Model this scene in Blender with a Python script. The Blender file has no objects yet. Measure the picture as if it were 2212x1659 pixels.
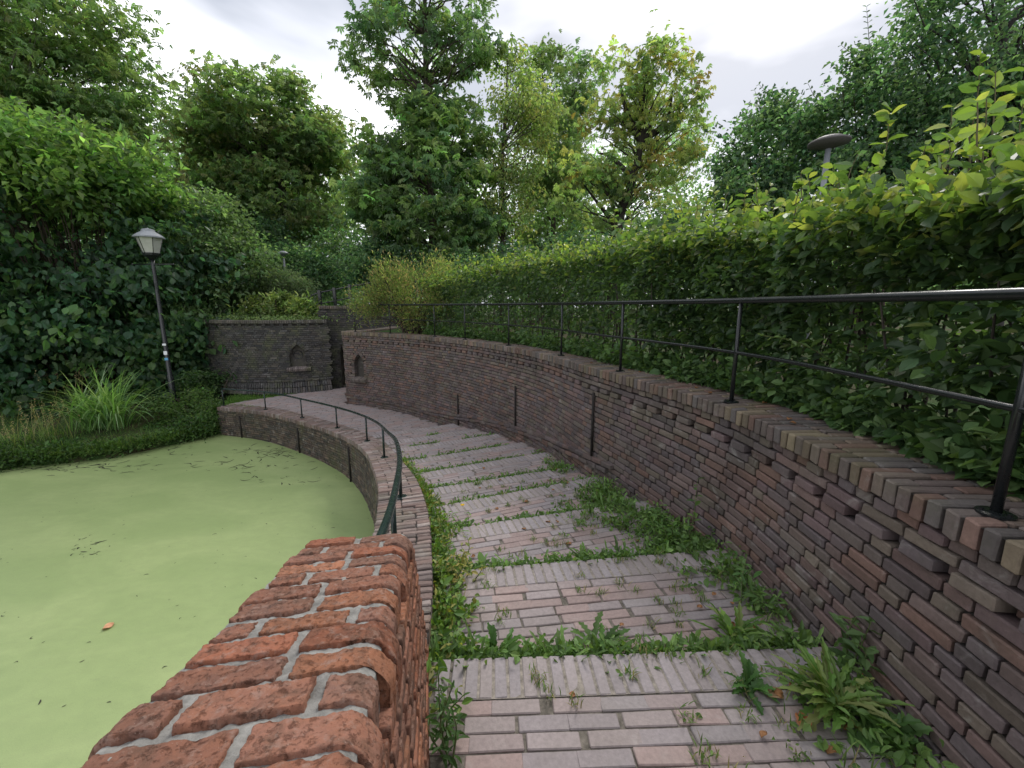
import bpy, math, random
import numpy as np
from mathutils import Vector, noise as mnoise
random.seed(11)
rng = np.random.default_rng(11)
R = math.radians
scene = bpy.context.scene
COL = scene.collection

# ------------------------------------------------------------------ camera, sky, sun, exposure
CAMZ = 3.7                       # the pond surface is z = 0
FPX, HOR = 900.0, 662.0          # focal length and horizon on a 2212 x 1659 picture
PITCH = math.atan((829.5 - HOR) / FPX)
cam_d = bpy.data.cameras.new("camera")
cam_d.sensor_width = 36.0
cam_d.lens = 36.0 * FPX / 2212.0
cam_d.clip_start = 0.05
cam_d.clip_end = 1500
cam = bpy.data.objects.new("camera", cam_d)
COL.objects.link(cam)
cam.location = (0, 0, CAMZ)
cam.rotation_euler = (R(90) - PITCH, 0, 0)
scene.camera = cam

SUN_EL, SUN_AZ = 48.0, 25.0      # azimuth measured to the right of the view direction
world = bpy.data.worlds.new("World")
scene.world = world
world.use_nodes = True
nt = world.node_tree
nt.nodes.clear()
def wn(t, **k):
    n = nt.nodes.new(t)
    for a, b in k.items(): setattr(n, a, b)
    return n
w_out = wn('ShaderNodeOutputWorld'); w_bg = wn('ShaderNodeBackground')
w_sky = wn('ShaderNodeTexSky', sky_type='NISHITA', sun_disc=False)
w_sky.sun_elevation = R(SUN_EL); w_sky.sun_rotation = R(SUN_AZ)
w_sky.dust_density = 3.0
w_tc = wn('ShaderNodeTexCoord'); w_map = wn('ShaderNodeMapping')
w_map.inputs['Scale'].default_value = (1.0, 1.0, 2.2)
w_map.inputs['Location'].default_value = (3.79, -4.03, -3.64)
w_n1 = wn('ShaderNodeTexNoise'); w_n1.inputs['Scale'].default_value = 1.5
w_n1.inputs['Detail'].default_value = 5; w_n1.inputs['Roughness'].default_value = 0.45
w_n1.inputs['Distortion'].default_value = 0.35
w_ramp = wn('ShaderNodeValToRGB')
w_ramp.color_ramp.elements[0].position = 0.42; w_ramp.color_ramp.elements[0].color = (3.3, 3.5, 3.95, 1)
w_ramp.color_ramp.elements[1].position = 0.67; w_ramp.color_ramp.elements[1].color = (11.5, 11.4, 11.7, 1)
w_mix = wn('ShaderNodeMixRGB'); w_mix.inputs[0].default_value = 0.9
nt.links.new(w_tc.outputs['Generated'], w_map.inputs['Vector'])
nt.links.new(w_map.outputs['Vector'], w_n1.inputs['Vector'])
nt.links.new(w_n1.outputs['Fac'], w_ramp.inputs['Fac'])
nt.links.new(w_sky.outputs['Color'], w_mix.inputs[1])
nt.links.new(w_ramp.outputs['Color'], w_mix.inputs[2])
nt.links.new(w_mix.outputs['Color'], w_bg.inputs['Color'])
nt.links.new(w_bg.outputs['Background'], w_out.inputs['Surface'])
w_bg.inputs['Strength'].default_value = 0.1

sun_d = bpy.data.lights.new("sun", 'SUN')
sun_d.energy = 1.3; sun_d.angle = R(20); sun_d.color = (1.0, 0.96, 0.9)
sun = bpy.data.objects.new("sun", sun_d); COL.objects.link(sun)
_d = Vector((math.sin(R(SUN_AZ)) * math.cos(R(SUN_EL)), math.cos(R(SUN_AZ)) * math.cos(R(SUN_EL)), math.sin(R(SUN_EL))))
sun.rotation_euler = _d.to_track_quat('Z', 'Y').to_euler()
sun.location = (6, 12, 30)
scene.view_settings.view_transform = 'Standard'
scene.view_settings.look = 'None'
scene.view_settings.exposure = 0.95
scene.view_settings.gamma = 1.0
scene.cycles.max_bounces = 6
scene.cycles.diffuse_bounces = 4
scene.cycles.glossy_bounces = 3
scene.cycles.transmission_bounces = 4
scene.cycles.transparent_max_bounces = 6
scene.cycles.use_denoising = True

# ------------------------------------------------------------------ helpers
def ray(px, py):
    a = (px - 1106.0) / FPX; b = (py - 829.5) / FPX
    return a, math.cos(PITCH) - b * math.sin(PITCH), b * math.cos(PITCH) + math.sin(PITCH)
def at_level(px, py, L):
    a, fw, dn = ray(px, py); t = L / dn
    return np.array([a * t, fw * t, CAMZ - L])
def at_dist(px, py, y):
    a, fw, dn = ray(px, py); t = y / fw
    return np.array([a * t, y, CAMZ - dn * t])
def unit(v):
    v = np.asarray(v, float)
    return v / np.maximum(np.linalg.norm(v, axis=-1, keepdims=True), 1e-9)

class Curve:
    """Catmull-Rom curve resampled by arc length; extra columns ride along."""
    def __init__(self, pts, n=40):
        p = np.array(pts, float)
        q = np.vstack([2 * p[0] - p[1], p, 2 * p[-1] - p[-2]])
        out = []
        for i in range(1, len(q) - 2):
            t = np.linspace(0, 1, n, endpoint=False)[:, None]
            a, b, c, d = q[i - 1], q[i], q[i + 1], q[i + 2]
            out.append(0.5 * (2 * b + (c - a) * t + (2 * a - 5 * b + 4 * c - d) * t**2 + (3 * b - a - 3 * c + d) * t**3))
        out.append(p[-1:])
        self.d = np.vstack(out)
        seg = np.linalg.norm(np.diff(self.d[:, :2], axis=0), axis=1)
        self.s = np.r_[0, np.cumsum(seg)]
        self.len = self.s[-1]
    def at(self, s):
        return np.stack([np.interp(s, self.s, self.d[:, k]) for k in range(self.d.shape[1])], -1)
    def tan(self, s):
        s = np.asarray(s, float)
        return unit(self.at(np.minimum(s + .04, self.len))[..., :2] - self.at(np.maximum(s - .04, 0))[..., :2])
    def left(self, s):
        t = self.tan(s)
        return np.stack([-t[..., 1], t[..., 0]], -1)
    def xy(self, s, off=0.0):
        return self.at(s)[..., :2] + self.left(s) * np.asarray(off)[..., None] if np.ndim(off) else self.at(s)[..., :2] + self.left(s) * off
    def nearest(self, x, y):
        return self.s[np.argmin((self.d[:, 0] - x)**2 + (self.d[:, 1] - y)**2)]

def in_poly(x, y, poly):
    x = np.asarray(x, float); y = np.asarray(y, float)
    r = np.zeros(x.shape, bool); n = len(poly)
    for i in range(n):
        x1, y1 = poly[i][:2]; x2, y2 = poly[(i + 1) % n][:2]
        c = ((y1 > y) != (y2 > y)) & (x < (x2 - x1) * (y - y1) / ((y2 - y1) if y2 != y1 else 1e-9) + x1)
        r ^= c
    return r

class MB:
    def __init__(self):
        self.v, self.f, self.c, self.m, self.n = [], [], [], [], 0
    def add(self, V, faces, col=(1, 1, 1), mat=0):
        V = np.asarray(V, float).reshape(-1, 3)
        c = np.broadcast_to(np.asarray(col, float), V.shape) if np.ndim(col) == 1 else np.asarray(col, float)
        self.v.append(V); self.c.append(c)
        for f in (faces if isinstance(faces, list) else [faces]):
            f = np.asarray(f, np.int64)
            self.f.append(f + self.n); self.m.append(np.full(len(f), mat))
        self.n += len(V)
    def build(self, name, mats, parent=None, smooth=False):
        me = bpy.data.meshes.new(name)
        V = np.vstack(self.v)
        tot = np.concatenate([np.full(len(f), f.shape[1]) for f in self.f])
        loops = np.concatenate([f.ravel() for f in self.f])
        me.vertices.add(len(V)); me.vertices.foreach_set("co", V.ravel().astype(np.float32))
        me.loops.add(len(loops)); me.loops.foreach_set("vertex_index", loops.astype(np.int32))
        me.polygons.add(len(tot))
        me.polygons.foreach_set("loop_start", np.r_[0, np.cumsum(tot)[:-1]].astype(np.int32))
        me.polygons.foreach_set("loop_total", tot.astype(np.int32))
        me.polygons.foreach_set("material_index", np.concatenate(self.m).astype(np.int32))
        me.polygons.foreach_set("use_smooth", np.full(len(tot), smooth))
        me.update(calc_edges=True)
        at = me.color_attributes.new("tint", 'FLOAT_COLOR', 'POINT')
        c = np.ones((len(V), 4), np.float32); c[:, :3] = np.vstack(self.c)
        at.data.foreach_set("color", c.ravel())
        for m in (mats if isinstance(mats, (list, tuple)) else [mats]): me.materials.append(m)
        o = bpy.data.objects.new(name, me)
        COL.objects.link(o)
        if parent is not None:
            o.parent = parent
            me.transform(parent_inv(parent))
        return o
def parent_inv(p):
    m = p.matrix_basis.copy(); q = p.parent
    while q is not None:
        m = q.matrix_basis @ m; q = q.parent
    return m.inverted()
def tag(o, label, cat, group=None):
    o["label"] = label; o["category"] = cat
    if group: o["group"] = group
    return o
def thing(name, label, cat, loc=(0, 0, 0), group=None):
    o = bpy.data.objects.new(name, None); COL.objects.link(o)
    o.location = [float(q) for q in loc]; o.empty_display_size = .2
    return tag(o, label, cat, group)
def struct(o, kind='structure'):
    o["kind"] = kind; return o

# chamfered box template: 24 vertices
_corn = [(sx, sy, sz) for sx in (-1, 1) for sy in (-1, 1) for sz in (-1, 1)]
_TV = np.array([(c, k) for c in range(8) for k in range(3)])
def _brick_template():
    sg = np.array(_corn, float)
    idx = lambda c, k: c * 3 + k
    ci = {c: i for i, c in enumerate(_corn)}
    quads, tris = [], []
    for k in range(3):
        a, b = [q for q in range(3) if q != k]
        for s in (-1, 1):
            loop = []
            for (p, q) in ((-1, -1), (1, -1), (1, 1), (-1, 1)):
                c = [0, 0, 0]; c[k] = s; c[a] = p; c[b] = q
                loop.append(idx(ci[tuple(c)], k))
            if (s > 0) == (k == 1): loop.reverse()
            quads.append(loop)
    for k in range(3):           # edges along axis k
        a, b = [q for q in range(3) if q != k]
        for p in (-1, 1):
            for q in (-1, 1):
                c0 = [0, 0, 0]; c0[k] = -1; c0[a] = p; c0[b] = q
                c1 = list(c0); c1[k] = 1
                i0, i1 = ci[tuple(c0)], ci[tuple(c1)]
                quads.append([idx(i0, a), idx(i1, a), idx(i1, b), idx(i0, b)])
    for c in range(8): tris.append([idx(c, 0), idx(c, 1), idx(c, 2)])
    return sg, np.array(quads), np.array(tris)
_SG, _BQ, _BT = _brick_template()
def bricks(mb, C, U, V, W, H, ch=.006, col=(1, 1, 1), jit=.0015, mat=0):
    C = np.asarray(C, float); N = len(C)
    if not N: return
    H = np.broadcast_to(np.asarray(H, float), (N, 3))
    ch = np.minimum(ch, H.min(1) * .45)
    loc = np.empty((N, 24, 3))
    for c in range(8):
        for k in range(3):
            for ax in range(3):
                loc[:, c * 3 + k, ax] = _SG[c, ax] * (H[:, ax] - (0 if ax == k else ch))
    if jit: # whole corners move a little so edges stay clean but uneven
        j = np.repeat(rng.normal(0, jit, (N, 8, 3)), 3, axis=1)
        loc += j
    P = C[:, None] + loc[..., :1] * U[:, None] + loc[..., 1:2] * V[:, None] + loc[..., 2:] * W[:, None]
    off = (np.arange(N) * 24)[:, None, None]
    cc = np.repeat(np.broadcast_to(np.asarray(col, float), (N, 3)), 24, axis=0)
    mb.add(P.reshape(-1, 3), [(_BQ[None] + off).reshape(-1, 4), (_BT[None] + off).reshape(-1, 3)], cc, mat)

def tube(mb, pts, rad, sides=8, col=(1, 1, 1), mat=0, cap=True):
    P = np.asarray(pts, float); n = len(P)
    rad = np.broadcast_to(np.asarray(rad, float), (n,))
    T = unit(np.gradient(P, axis=0))
    up = np.array([0, 0, 1.0]) if abs(T[0, 2]) < .9 else np.array([1.0, 0, 0])
    A = unit(np.cross(T[0], up)); fr = []
    for i in range(n):
        A = unit(A - T[i] * (A @ T[i])); fr.append((A, np.cross(T[i], A)))
    ang = np.arange(sides) * 2 * np.pi / sides
    V = np.array([P[i] + rad[i] * (np.cos(ang)[:, None] * fr[i][0] + np.sin(ang)[:, None] * fr[i][1]) for i in range(n)]).reshape(-1, 3)
    q = []
    for i in range(n - 1):
        for k in range(sides):
            a = i * sides + k; b = i * sides + (k + 1) % sides
            q.append((a, b, b + sides, a + sides))
    fs = [np.array(q)]
    if cap and sides > 2:
        fs.append(np.array([list(range(sides))[::-1]])); fs.append(np.array([list(range((n - 1) * sides, n * sides))]))
    mb.add(V, fs, col, mat)
def lathe(mb, c, prof, sides=16, col=(1, 1, 1), mat=0, rot=0.0):
    """prof: list of (radius, z)."""
    ang = np.arange(sides) * 2 * np.pi / sides + rot
    V = np.array([[c[0] + r * np.cos(a), c[1] + r * np.sin(a), c[2] + z] for r, z in prof for a in ang])
    q = [(i * sides + k, i * sides + (k + 1) % sides, (i + 1) * sides + (k + 1) % sides, (i + 1) * sides + k)
         for i in range(len(prof) - 1) for k in range(sides)]
    fs = [np.array(q)]
    if prof[0][0] > 1e-4: fs.append(np.array([list(range(sides))[::-1]]))
    if prof[-1][0] > 1e-4: fs.append(np.array([list(range((len(prof) - 1) * sides, len(prof) * sides))]))
    mb.add(V, fs, col, mat)
def ribbon(mb, A, B, col=(1, 1, 1), mat=0):
    A = np.asarray(A, float); n = len(A)
    i = np.arange(n - 1)
    mb.add(np.vstack([A, B]), np.stack([i, i + 1, i + 1 + n, i + n], 1), col, mat)

# leaf templates: x across, y along the midrib, z up (folded along the midrib)
LEAF4 = (np.array([[0, 0, 0], [-.5, .5, .16], [0, 1, -.06], [.5, .5, .16]]), np.array([[0, 3, 2], [0, 2, 1]]))
LEAF8 = (np.array([[0, 0, 0], [-.38, .28, .07], [-.5, .55, .09], [-.28, .82, .03], [0, 1, -.1], [.28, .82, .03], [.5, .55, .09], [.38, .28, .07], [0, .5, -.02]]),
         np.array([[0, 8, 1], [1, 8, 2], [2, 8, 3], [3, 8, 4], [4, 8, 5], [5, 8, 6], [6, 8, 7], [7, 8, 0]]))
_f = []
_v = [[0, 0, 0]]
for k, a in enumerate((-75, -40, -5, 30, 65)):        # five leaflets of a chestnut leaf
    a2 = math.radians(a + 5); L_ = 1 - .12 * abs(k - 2)
    d = np.array([math.sin(a2), math.cos(a2)]); s = np.array([d[1], -d[0]])
    b0 = len(_v)
    for (l, w, z) in ((.62, -.15, .02), (1.0, 0, -.22), (.62, .15, .02)):
        p = d * l * L_ + s * w; _v.append([p[0], p[1], z])
    _f += [[0, b0 + 2, b0 + 1], [0, b0 + 1, b0]]
PALM = (np.array(_v), np.array(_f))
def leaves(mb, P, D, Nn, size, tmpl=LEAF4, asp=.55, col=(1, 1, 1), mat=0):
    P = np.asarray(P, float); N = len(P)
    if not N: return
    D = unit(D); X = unit(np.cross(D, Nn)); Z = np.cross(X, D)
    T, F = tmpl; size = np.broadcast_to(np.asarray(size, float), (N,))
    V = P[:, None] + size[:, None, None] * (T[None, :, :1] * asp * X[:, None] + T[None, :, 1:2] * D[:, None] + T[None, :, 2:] * Z[:, None])
    off = (np.arange(N) * len(T))[:, None, None]
    cc = np.repeat(np.broadcast_to(np.asarray(col, float), (N, 3)), len(T), axis=0)
    mb.add(V.reshape(-1, 3), (F[None] + off).reshape(-1, F.shape[1]), cc, mat)
def rand_dirs(N, up=0.0, out=None, wout=0.0):
    d = rng.normal(size=(N, 3)); d = unit(d); d[:, 2] += up
    if out is not None: d += wout * out
    return unit(d)
def blades(mb, P, head, elev, length, width, bend=1.2, K=6, prof='grass', col=(1, 1, 1), mat=0, jag=0.0):
    """N arching leaf blades, three vertices across, K segments."""
    P = np.asarray(P, float); N = len(P)
    head, elev, length, width, bend = [np.broadcast_to(np.asarray(q, float), (N,)) for q in (head, elev, length, width, bend)]
    t = np.linspace(0, 1, K + 1)
    if prof == 'grass': wp = np.minimum(1, 3 * t + .4) * (1 - t**2.2) + .02
    elif prof == 'leaf': wp = np.sin(np.pi * np.clip(t * .93 + .05, 0, 1))**.8
    else: wp = (.18 + .82 * np.clip(t * 1.25, 0, 1)) * np.sqrt(np.clip(1.02 - t, 0, 1)) * 1.15
    ang = elev[:, None] - bend[:, None] * t[None]**1.3
    st = length[:, None] / K
    r = np.concatenate([np.zeros((N, 1)), np.cumsum(np.cos(ang[:, :-1]) * st, 1)], 1)
    z = np.concatenate([np.zeros((N, 1)), np.cumsum(np.sin(ang[:, :-1]) * st, 1)], 1)
    hx, hy = np.cos(head)[:, None], np.sin(head)[:, None]
    ctr = np.stack([P[:, :1] + hx * r, P[:, 1:2] + hy * r, P[:, 2:] + z], -1)
    side = np.stack([-hy + 0 * r, hx + 0 * r, 0 * r], -1)
    w = width[:, None] * wp[None] * .5
    if jag:
        w = w * (1 + jag * np.where(np.arange(K + 1) % 2 == 0, 1, -1)[None] * (np.arange(K + 1) > 1)[None])
    w = w[..., None]
    up = np.stack([-np.sin(ang) * hx, -np.sin(ang) * hy, np.cos(ang)], -1)
    V = np.stack([ctr + side * w + up * w * .35, ctr, ctr - side * w + up * w * .35], 2).reshape(-1, 3)
    base = (np.arange(N) * (K + 1) * 3)[:, None, None]
    f = []
    for k in range(K):
        for a in (0, 1):
            i = k * 3 + a; f.append((i, i + 1, i + 4, i + 3))
    f = np.array(f)[None] + base
    cc = np.repeat(np.broadcast_to(np.asarray(col, float), (N, 3)), (K + 1) * 3, axis=0)
    mb.add(V, f.reshape(-1, 4), cc, mat)
def pick(pal, N, sd=.12, w=None):
    p = np.array(pal, float)
    c = p[rng.choice(len(p), N, p=w)]
    return np.clip(c * np.exp(rng.normal(0, sd, (N, 1))), 0, 1)

# ------------------------------------------------------------------ materials
def new_mat(name):
    m = bpy.data.materials.new(name); m.use_nodes = True
    m.node_tree.nodes.clear()
    return m, m.node_tree
def N(t, typ, inp=None, **k):
    n = t.nodes.new(typ)
    for a, b in k.items(): setattr(n, a, b)
    for a, b in (inp or {}).items():
        if isinstance(b, bpy.types.NodeSocket): t.links.new(b, n.inputs[a])
        else: n.inputs[a].default_value = b
    return n
def pos_noise(t, scale, detail=4, rough=.55, dist=0.0, sc=None, w=None):
    g = N(t, 'ShaderNodeNewGeometry')
    v = g.outputs['Position']
    if sc: v = N(t, 'ShaderNodeMapping', {'Vector': v, 'Scale': sc}).outputs[0]
    return N(t, 'ShaderNodeTexNoise', {'Vector': v, 'Scale': scale, 'Detail': detail, 'Roughness': rough, 'Distortion': dist}).outputs['Fac']
def ramp(t, fac, *st):
    n = N(t, 'ShaderNodeValToRGB', {'Fac': fac}); e = n.color_ramp.elements
    while len(e) < len(st): e.new(.5)
    for q, (p, c) in zip(e, st):
        q.position = p; q.color = (c, c, c, 1) if np.isscalar(c) else (*c, 1)
    return n.outputs['Color']
def mix(t, fac, a, b, mode='MIX'):
    n = N(t, 'ShaderNodeMixRGB', blend_type=mode)
    for i, q in enumerate((fac, a, b)):
        if isinstance(q, bpy.types.NodeSocket): t.links.new(q, n.inputs[i])
        elif i == 0: n.inputs[0].default_value = q
        else: n.inputs[i].default_value = (q, q, q, 1) if np.isscalar(q) else (*q, 1)
    return n.outputs['Color']
def finish(m, t, col, rough=.8, spec=.3, bump=None, bstr=.3, bdist=.004, metal=0.0, extra=None):
    b = N(t, 'ShaderNodeBsdfPrincipled', {'Base Color': col if isinstance(col, bpy.types.NodeSocket) else (*col, 1), 'Roughness': rough,
                                         'Specular IOR Level': spec, 'Metallic': metal})
    if bump is not None:
        bp = N(t, 'ShaderNodeBump', {'Height': bump, 'Strength': bstr, 'Distance': bdist})
        t.links.new(bp.outputs['Normal'], b.inputs['Normal'])
    o = N(t, 'ShaderNodeOutputMaterial')
    t.links.new((extra(b) if extra else b.outputs[0]), o.inputs['Surface'])
    return m
def tint(t): return N(t, 'ShaderNodeVertexColor', layer_name='tint').outputs['Color']

def brick_mat(name, stain=(.05, .045, .04), stain_amt=.55, lime=.25, moss=.0, fine=90, bstr=.5, rough=.85, lime_col=(.42, .41, .38), moss_col=(.10, .12, .04)):
    m, t = new_mat(name)
    c = tint(t)
    c = mix(t, .35, c, ramp(t, pos_noise(t, 55, 5, .65), (.3, .45), (.72, 1.35)), 'MULTIPLY')
    c = mix(t, ramp(t, pos_noise(t, 2.3, 6, .62), (.46, 0), (.68, stain_amt)), c, stain)
    c = mix(t, ramp(t, pos_noise(t, 7.0, 7, .7, .6), (.57, 0), (.70, lime)), c, lime_col)
    if moss: c = mix(t, ramp(t, pos_noise(t, 1.6, 7, .7), (.5, 0), (.66, moss)), c, moss_col)
    h = pos_noise(t, fine, 6, .7)
    return finish(m, t, c, rough, .25, h, bstr, .006)
M = {}
M['wall_brick'] = brick_mat('dark_wall_brick', lime=.32, moss=.12)
M['bastion_brick'] = brick_mat('bastion_brick', stain=(.04, .04, .04), stain_amt=.6, lime=.3, moss=.45)
M['pond_brick'] = brick_mat('pond_wall_brick', lime=.5, moss=.35)
M['coping_brick'] = brick_mat('coping_brick', lime=.3, moss=.25, stain_amt=.4)
M['path_brick'] = brick_mat('path_brick', stain=(.2, .175, .16), stain_amt=.45, lime=.25, lime_col=(.42, .39, .37), bstr=.25)
M['old'] = brick_mat('weathered_red_brick', stain=(.13, .085, .06), stain_amt=.55, lime=.22, fine=130, bstr=1.0)
def pier_mat():
    m, t = new_mat('pitted_red_brick')
    c = tint(t)
    c = mix(t, ramp(t, pos_noise(t, 17, 6, .7, .4), (.40, 0), (.62, .35)), c, (.26, .105, .055), 'MIX')
    c = mix(t, ramp(t, pos_noise(t, 11, 7, .72, .5), (.48, 0), (.66, .8)), c, (.095, .058, .042))
    c = mix(t, ramp(t, pos_noise(t, 42, 5, .7), (.53, 0), (.66, .55)), c, (.24, .17, .14))
    pit = ramp(t, pos_noise(t, 62, 6, .75), (.34, 0), (.47, 1))
    c = mix(t, .75, c, mix(t, pit, (.5, .44, .42), (1.15, 1.12, 1.12)), 'MULTIPLY')
    c = mix(t, ramp(t, pos_noise(t, 300, 3, .7), (.66, 0), (.72, .5)), c, (.42, .38, .34))
    h = mix(t, .45, pit, pos_noise(t, 170, 5, .75))
    return finish(m, t, c, .92, .15, h, .75, .006)
M['pier_brick'] = pier_mat()
def plain(name, base, var=.4, scale=30, rough=.9, bstr=.5, fine=60, spec=.2):
    m, t = new_mat(name)
    c = mix(t, var, base, ramp(t, pos_noise(t, scale, 6, .65), (.3, .35), (.72, 1.5)), 'MULTIPLY')
    return finish(m, t, c, rough, spec, pos_noise(t, fine, 6, .7), bstr, .005)
M['mortar'] = plain('dark_mortar', (.035, .032, .029))
M['pale_mortar'] = plain('pale_mortar', (.24, .235, .22), .7, 26, bstr=1.0, fine=120)
M['sand'] = plain('joint_sand', (.14, .125, .105), .9, 34)
M['pale_sand'] = plain('pale_joint_sand', (.235, .21, .18), .8, 40)
M['soil'] = plain('soil', (.05, .042, .03), .6, 12)
def ground_mat():
    m, t = new_mat('park_ground')
    c = mix(t, ramp(t, pos_noise(t, 1.1, 6, .6), (.42, 0), (.6, 1)), (.035, .07, .02), (.06, .05, .03))
    return finish(m, t, c, .95, .1, pos_noise(t, 25, 5, .7), .8, .03)
M['ground'] = ground_mat()
def iron_mat(name, base, rough=.22):
    m, t = new_mat(name)
    c = mix(t, ramp(t, pos_noise(t, 14, 6, .7), (.58, 0), (.75, .4)), base, (base[0] * 1.4 + .012, base[1] * 1.3 + .006, base[2] * 1.3 + .004))
    r = ramp(t, pos_noise(t, 22, 4, .6), (.3, rough * .7), (.7, rough * 1.5))
    return finish(m, t, c, r, .5, pos_noise(t, 120, 3), .08, .001)
M['iron'] = iron_mat('black_painted_iron', (.012, .014, .015))
M['green_iron'] = iron_mat('dark_green_painted_iron', (.014, .026, .024))
M['grey_steel'] = iron_mat('grey_steel', (.21, .225, .245), .4)
M['dark_steel'] = iron_mat('weathered_dark_steel', (.10, .092, .09), .6)
M['rust_iron'] = plain('old_iron', (.03, .026, .024), .6, 30, .7)
def duckweed_mat():
    m, t = new_mat('duckweed_water')
    big = pos_noise(t, .55, 5, .55, .8, (1, 1.9, 1))
    c = mix(t, ramp(t, big, (.36, 0), (.66, 1)), (.215, .285, .11), (.27, .335, .14))
    mid = pos_noise(t, 5.5, 6, .65, .5, (1, 1.6, 1))
    c = mix(t, ramp(t, mid, (.35, .25), (.62, 0)), c, (.17, .22, .09))
    c = mix(t, ramp(t, pos_noise(t, 9, 5, .6, .4, (1, 2.4, 1)), (.66, 0), (.74, .35)), c, (.30, .335, .16))
    c = mix(t, .25, c, ramp(t, pos_noise(t, 130, 4, .75), (.3, .5), (.7, 1.45)), 'MULTIPLY')
    c = mix(t, ramp(t, pos_noise(t, 38, 4, .75, .3, (1, 1.8, 1)), (.58, 0), (.70, .35)), c, (.14, .17, .08))
    c = mix(t, ramp(t, pos_noise(t, 3.0, 7, .75, 1.2, (1, 3.0, 1)), (.61, 0), (.70, .4)), c, (.17, .205, .10))
    return finish(m, t, c, .5, .45, pos_noise(t, 160, 4, .7), .3, .003)
M['duckweed'] = duckweed_mat()
def leaf_mat(name, trans=.35, rough=.5, spec=.35, boost=1.6, hue=(1.15, 1.2, .45)):
    m, t = new_mat(name)
    c = tint(t)
    c2 = mix(t, 1.0, c, tuple(boost * h for h in hue), 'MULTIPLY')
    b = N(t, 'ShaderNodeBsdfPrincipled', {'Base Color': c, 'Roughness': rough, 'Specular IOR Level': spec})
    tr = N(t, 'ShaderNodeBsdfTranslucent', {'Color': c2})
    mx = N(t, 'ShaderNodeMixShader', {0: trans, 1: b.outputs[0], 2: tr.outputs[0]})
    o = N(t, 'ShaderNodeOutputMaterial', {'Surface': mx.outputs[0]})
    return m
M['leaf'] = leaf_mat('leaf', .5, .45, .4, 2.1, (1.0, 1.1, .6))
M['gloss_leaf'] = leaf_mat('glossy_leaf', .42, .44, .45, 1.8, (1.08, 1.1, .45))
M['weed_leaf'] = leaf_mat('weed_leaf', .3, .5, .3)
M['petal'] = leaf_mat('flower_petal', .2, .6, .2, 1.0, (1, 1, 1))
M['dry_leaf'] = leaf_mat('dry_leaf', .15, .6, .2, 1.0, (1, .9, .6))
def bark_mat():
    m, t = new_mat('bark')
    c = mix(t, .6, tint(t), ramp(t, pos_noise(t, 9, 6, .7, 0, (1, 1, .25)), (.3, .5), (.7, 1.5)), 'MULTIPLY')
    return finish(m, t, c, .9, .15, pos_noise(t, 24, 5, .7, 0, (1, 1, .2)), .6, .02)
M['bark'] = bark_mat()
def glass_mat():
    m, t = new_mat('frosted_lamp_glass')
    c = mix(t, ramp(t, pos_noise(t, 9, 5), (.4, 0), (.7, .5)), (.40, .41, .37), (.29, .30, .26))
    return finish(m, t, c, .35, .5)
M['lamp_glass'] = glass_mat()
def sticker_mat(name, col):
    m, t = new_mat(name); return finish(m, t, mix(t, .2, col, ramp(t, pos_noise(t, 40), (.3, .6), (.7, 1.2)), 'MULTIPLY'), .4, .4)
M['paper'] = sticker_mat('white_sticker', (.75, .77, .8))
M['blue_paper'] = sticker_mat('blue_sticker', (.12, .35, .6))
M['paint_black'] = sticker_mat('black_spray_paint', (.02, .02, .025))
#%%STRUCT
# ------------------------------------------------------------------ plan of the place
OUT = Curve([(1.05, -3.2), (1.36, -1.4), (1.50, 0), (1.565, 1.2), (1.60, 2.2), (1.585, 2.8), (1.49, 3.35), (1.28, 4.05),
             (.93, 5.05), (.36, 6.75), (-.72, 8.6), (-1.85, 9.95), (-3.05, 11.05), (-4.1, 11.75), (-4.78, 12.05), (-5.02, 12.3),
             (-4.98, 12.7), (-4.72, 13.2), (-4.5, 14.2), (-4.45, 15.4)])
INN = Curve([(-.70, .6, 1.45), (-.80, 1.3, 1.55), (-.86, 1.91, 1.6), (-.97, 2.5, 1.67), (-1.16, 3.3, 1.77), (-1.49, 4.34, 1.95), (-1.88, 5.35, 2.18),
             (-2.47, 6.74, 2.45), (-3.13, 7.93, 2.65), (-3.91, 8.9, 2.76), (-5.13, 9.95, 2.82), (-6.86, 11.1, 2.84), (-8.55, 11.72, 2.86)])
COP_L = .72                                    # top of the high wall below eye level
CW = .43                                       # width of the low coping
S_END = OUT.nearest(-4.98, 12.7)
S_RAIL = OUT.nearest(-4.85, 12.1)
noses = []                                     # (point, right vector, forward normal, level)
for (ax, ay, bx, by, L) in [(930, 1425, 1700, 1400, 1.69), (975, 1232, 1480, 1192, 1.81), (980, 1141, 1307, 1093, 1.93), (965, 1090, 1217, 1042, 2.05),
                            (924, 1056, 1106, 1027.5, 2.17), (896, 1023, 1104, 988.5, 2.28), (870, 996, 1059, 966, 2.39), (854, 969, 1059, 939, 2.50),
                            (862, 950, 947, 937.5, 2.6), (849, 934, 903, 926, 2.70)]:
    a, b = at_level(ax, ay, L)[:2], at_level(bx, by, L)[:2]
    r = unit(b - a); noses.append((a, r, np.array([-r[1], r[0]]), L))
_r = unit(np.array([.84, .54])); noses.append((np.array([-6.5, 16.5]), _r, np.array([-_r[1], _r[0]]), 2.86))
SL = .03                                       # each tread falls a little towards its nose
def nd(k, x, y): return (x - noses[k][0][0]) * noses[k][2][0] + (y - noses[k][0][1]) * noses[k][2][1]
def zpath(x, y):
    x = np.asarray(x, float); y = np.asarray(y, float)
    z = np.full(x.shape, CAMZ - noses[-1][3]); 
    for k in range(len(noses) - 1, -1, -1):
        d = nd(k, x, y)
        z = np.where(d < 0, CAMZ - noses[k][3] + np.minimum(-d, 1.2) * SL * (.12 if k == 10 else 1), z)
    return z
_so = np.linspace(0, S_END, 400); _po = OUT.xy(_so); 
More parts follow.
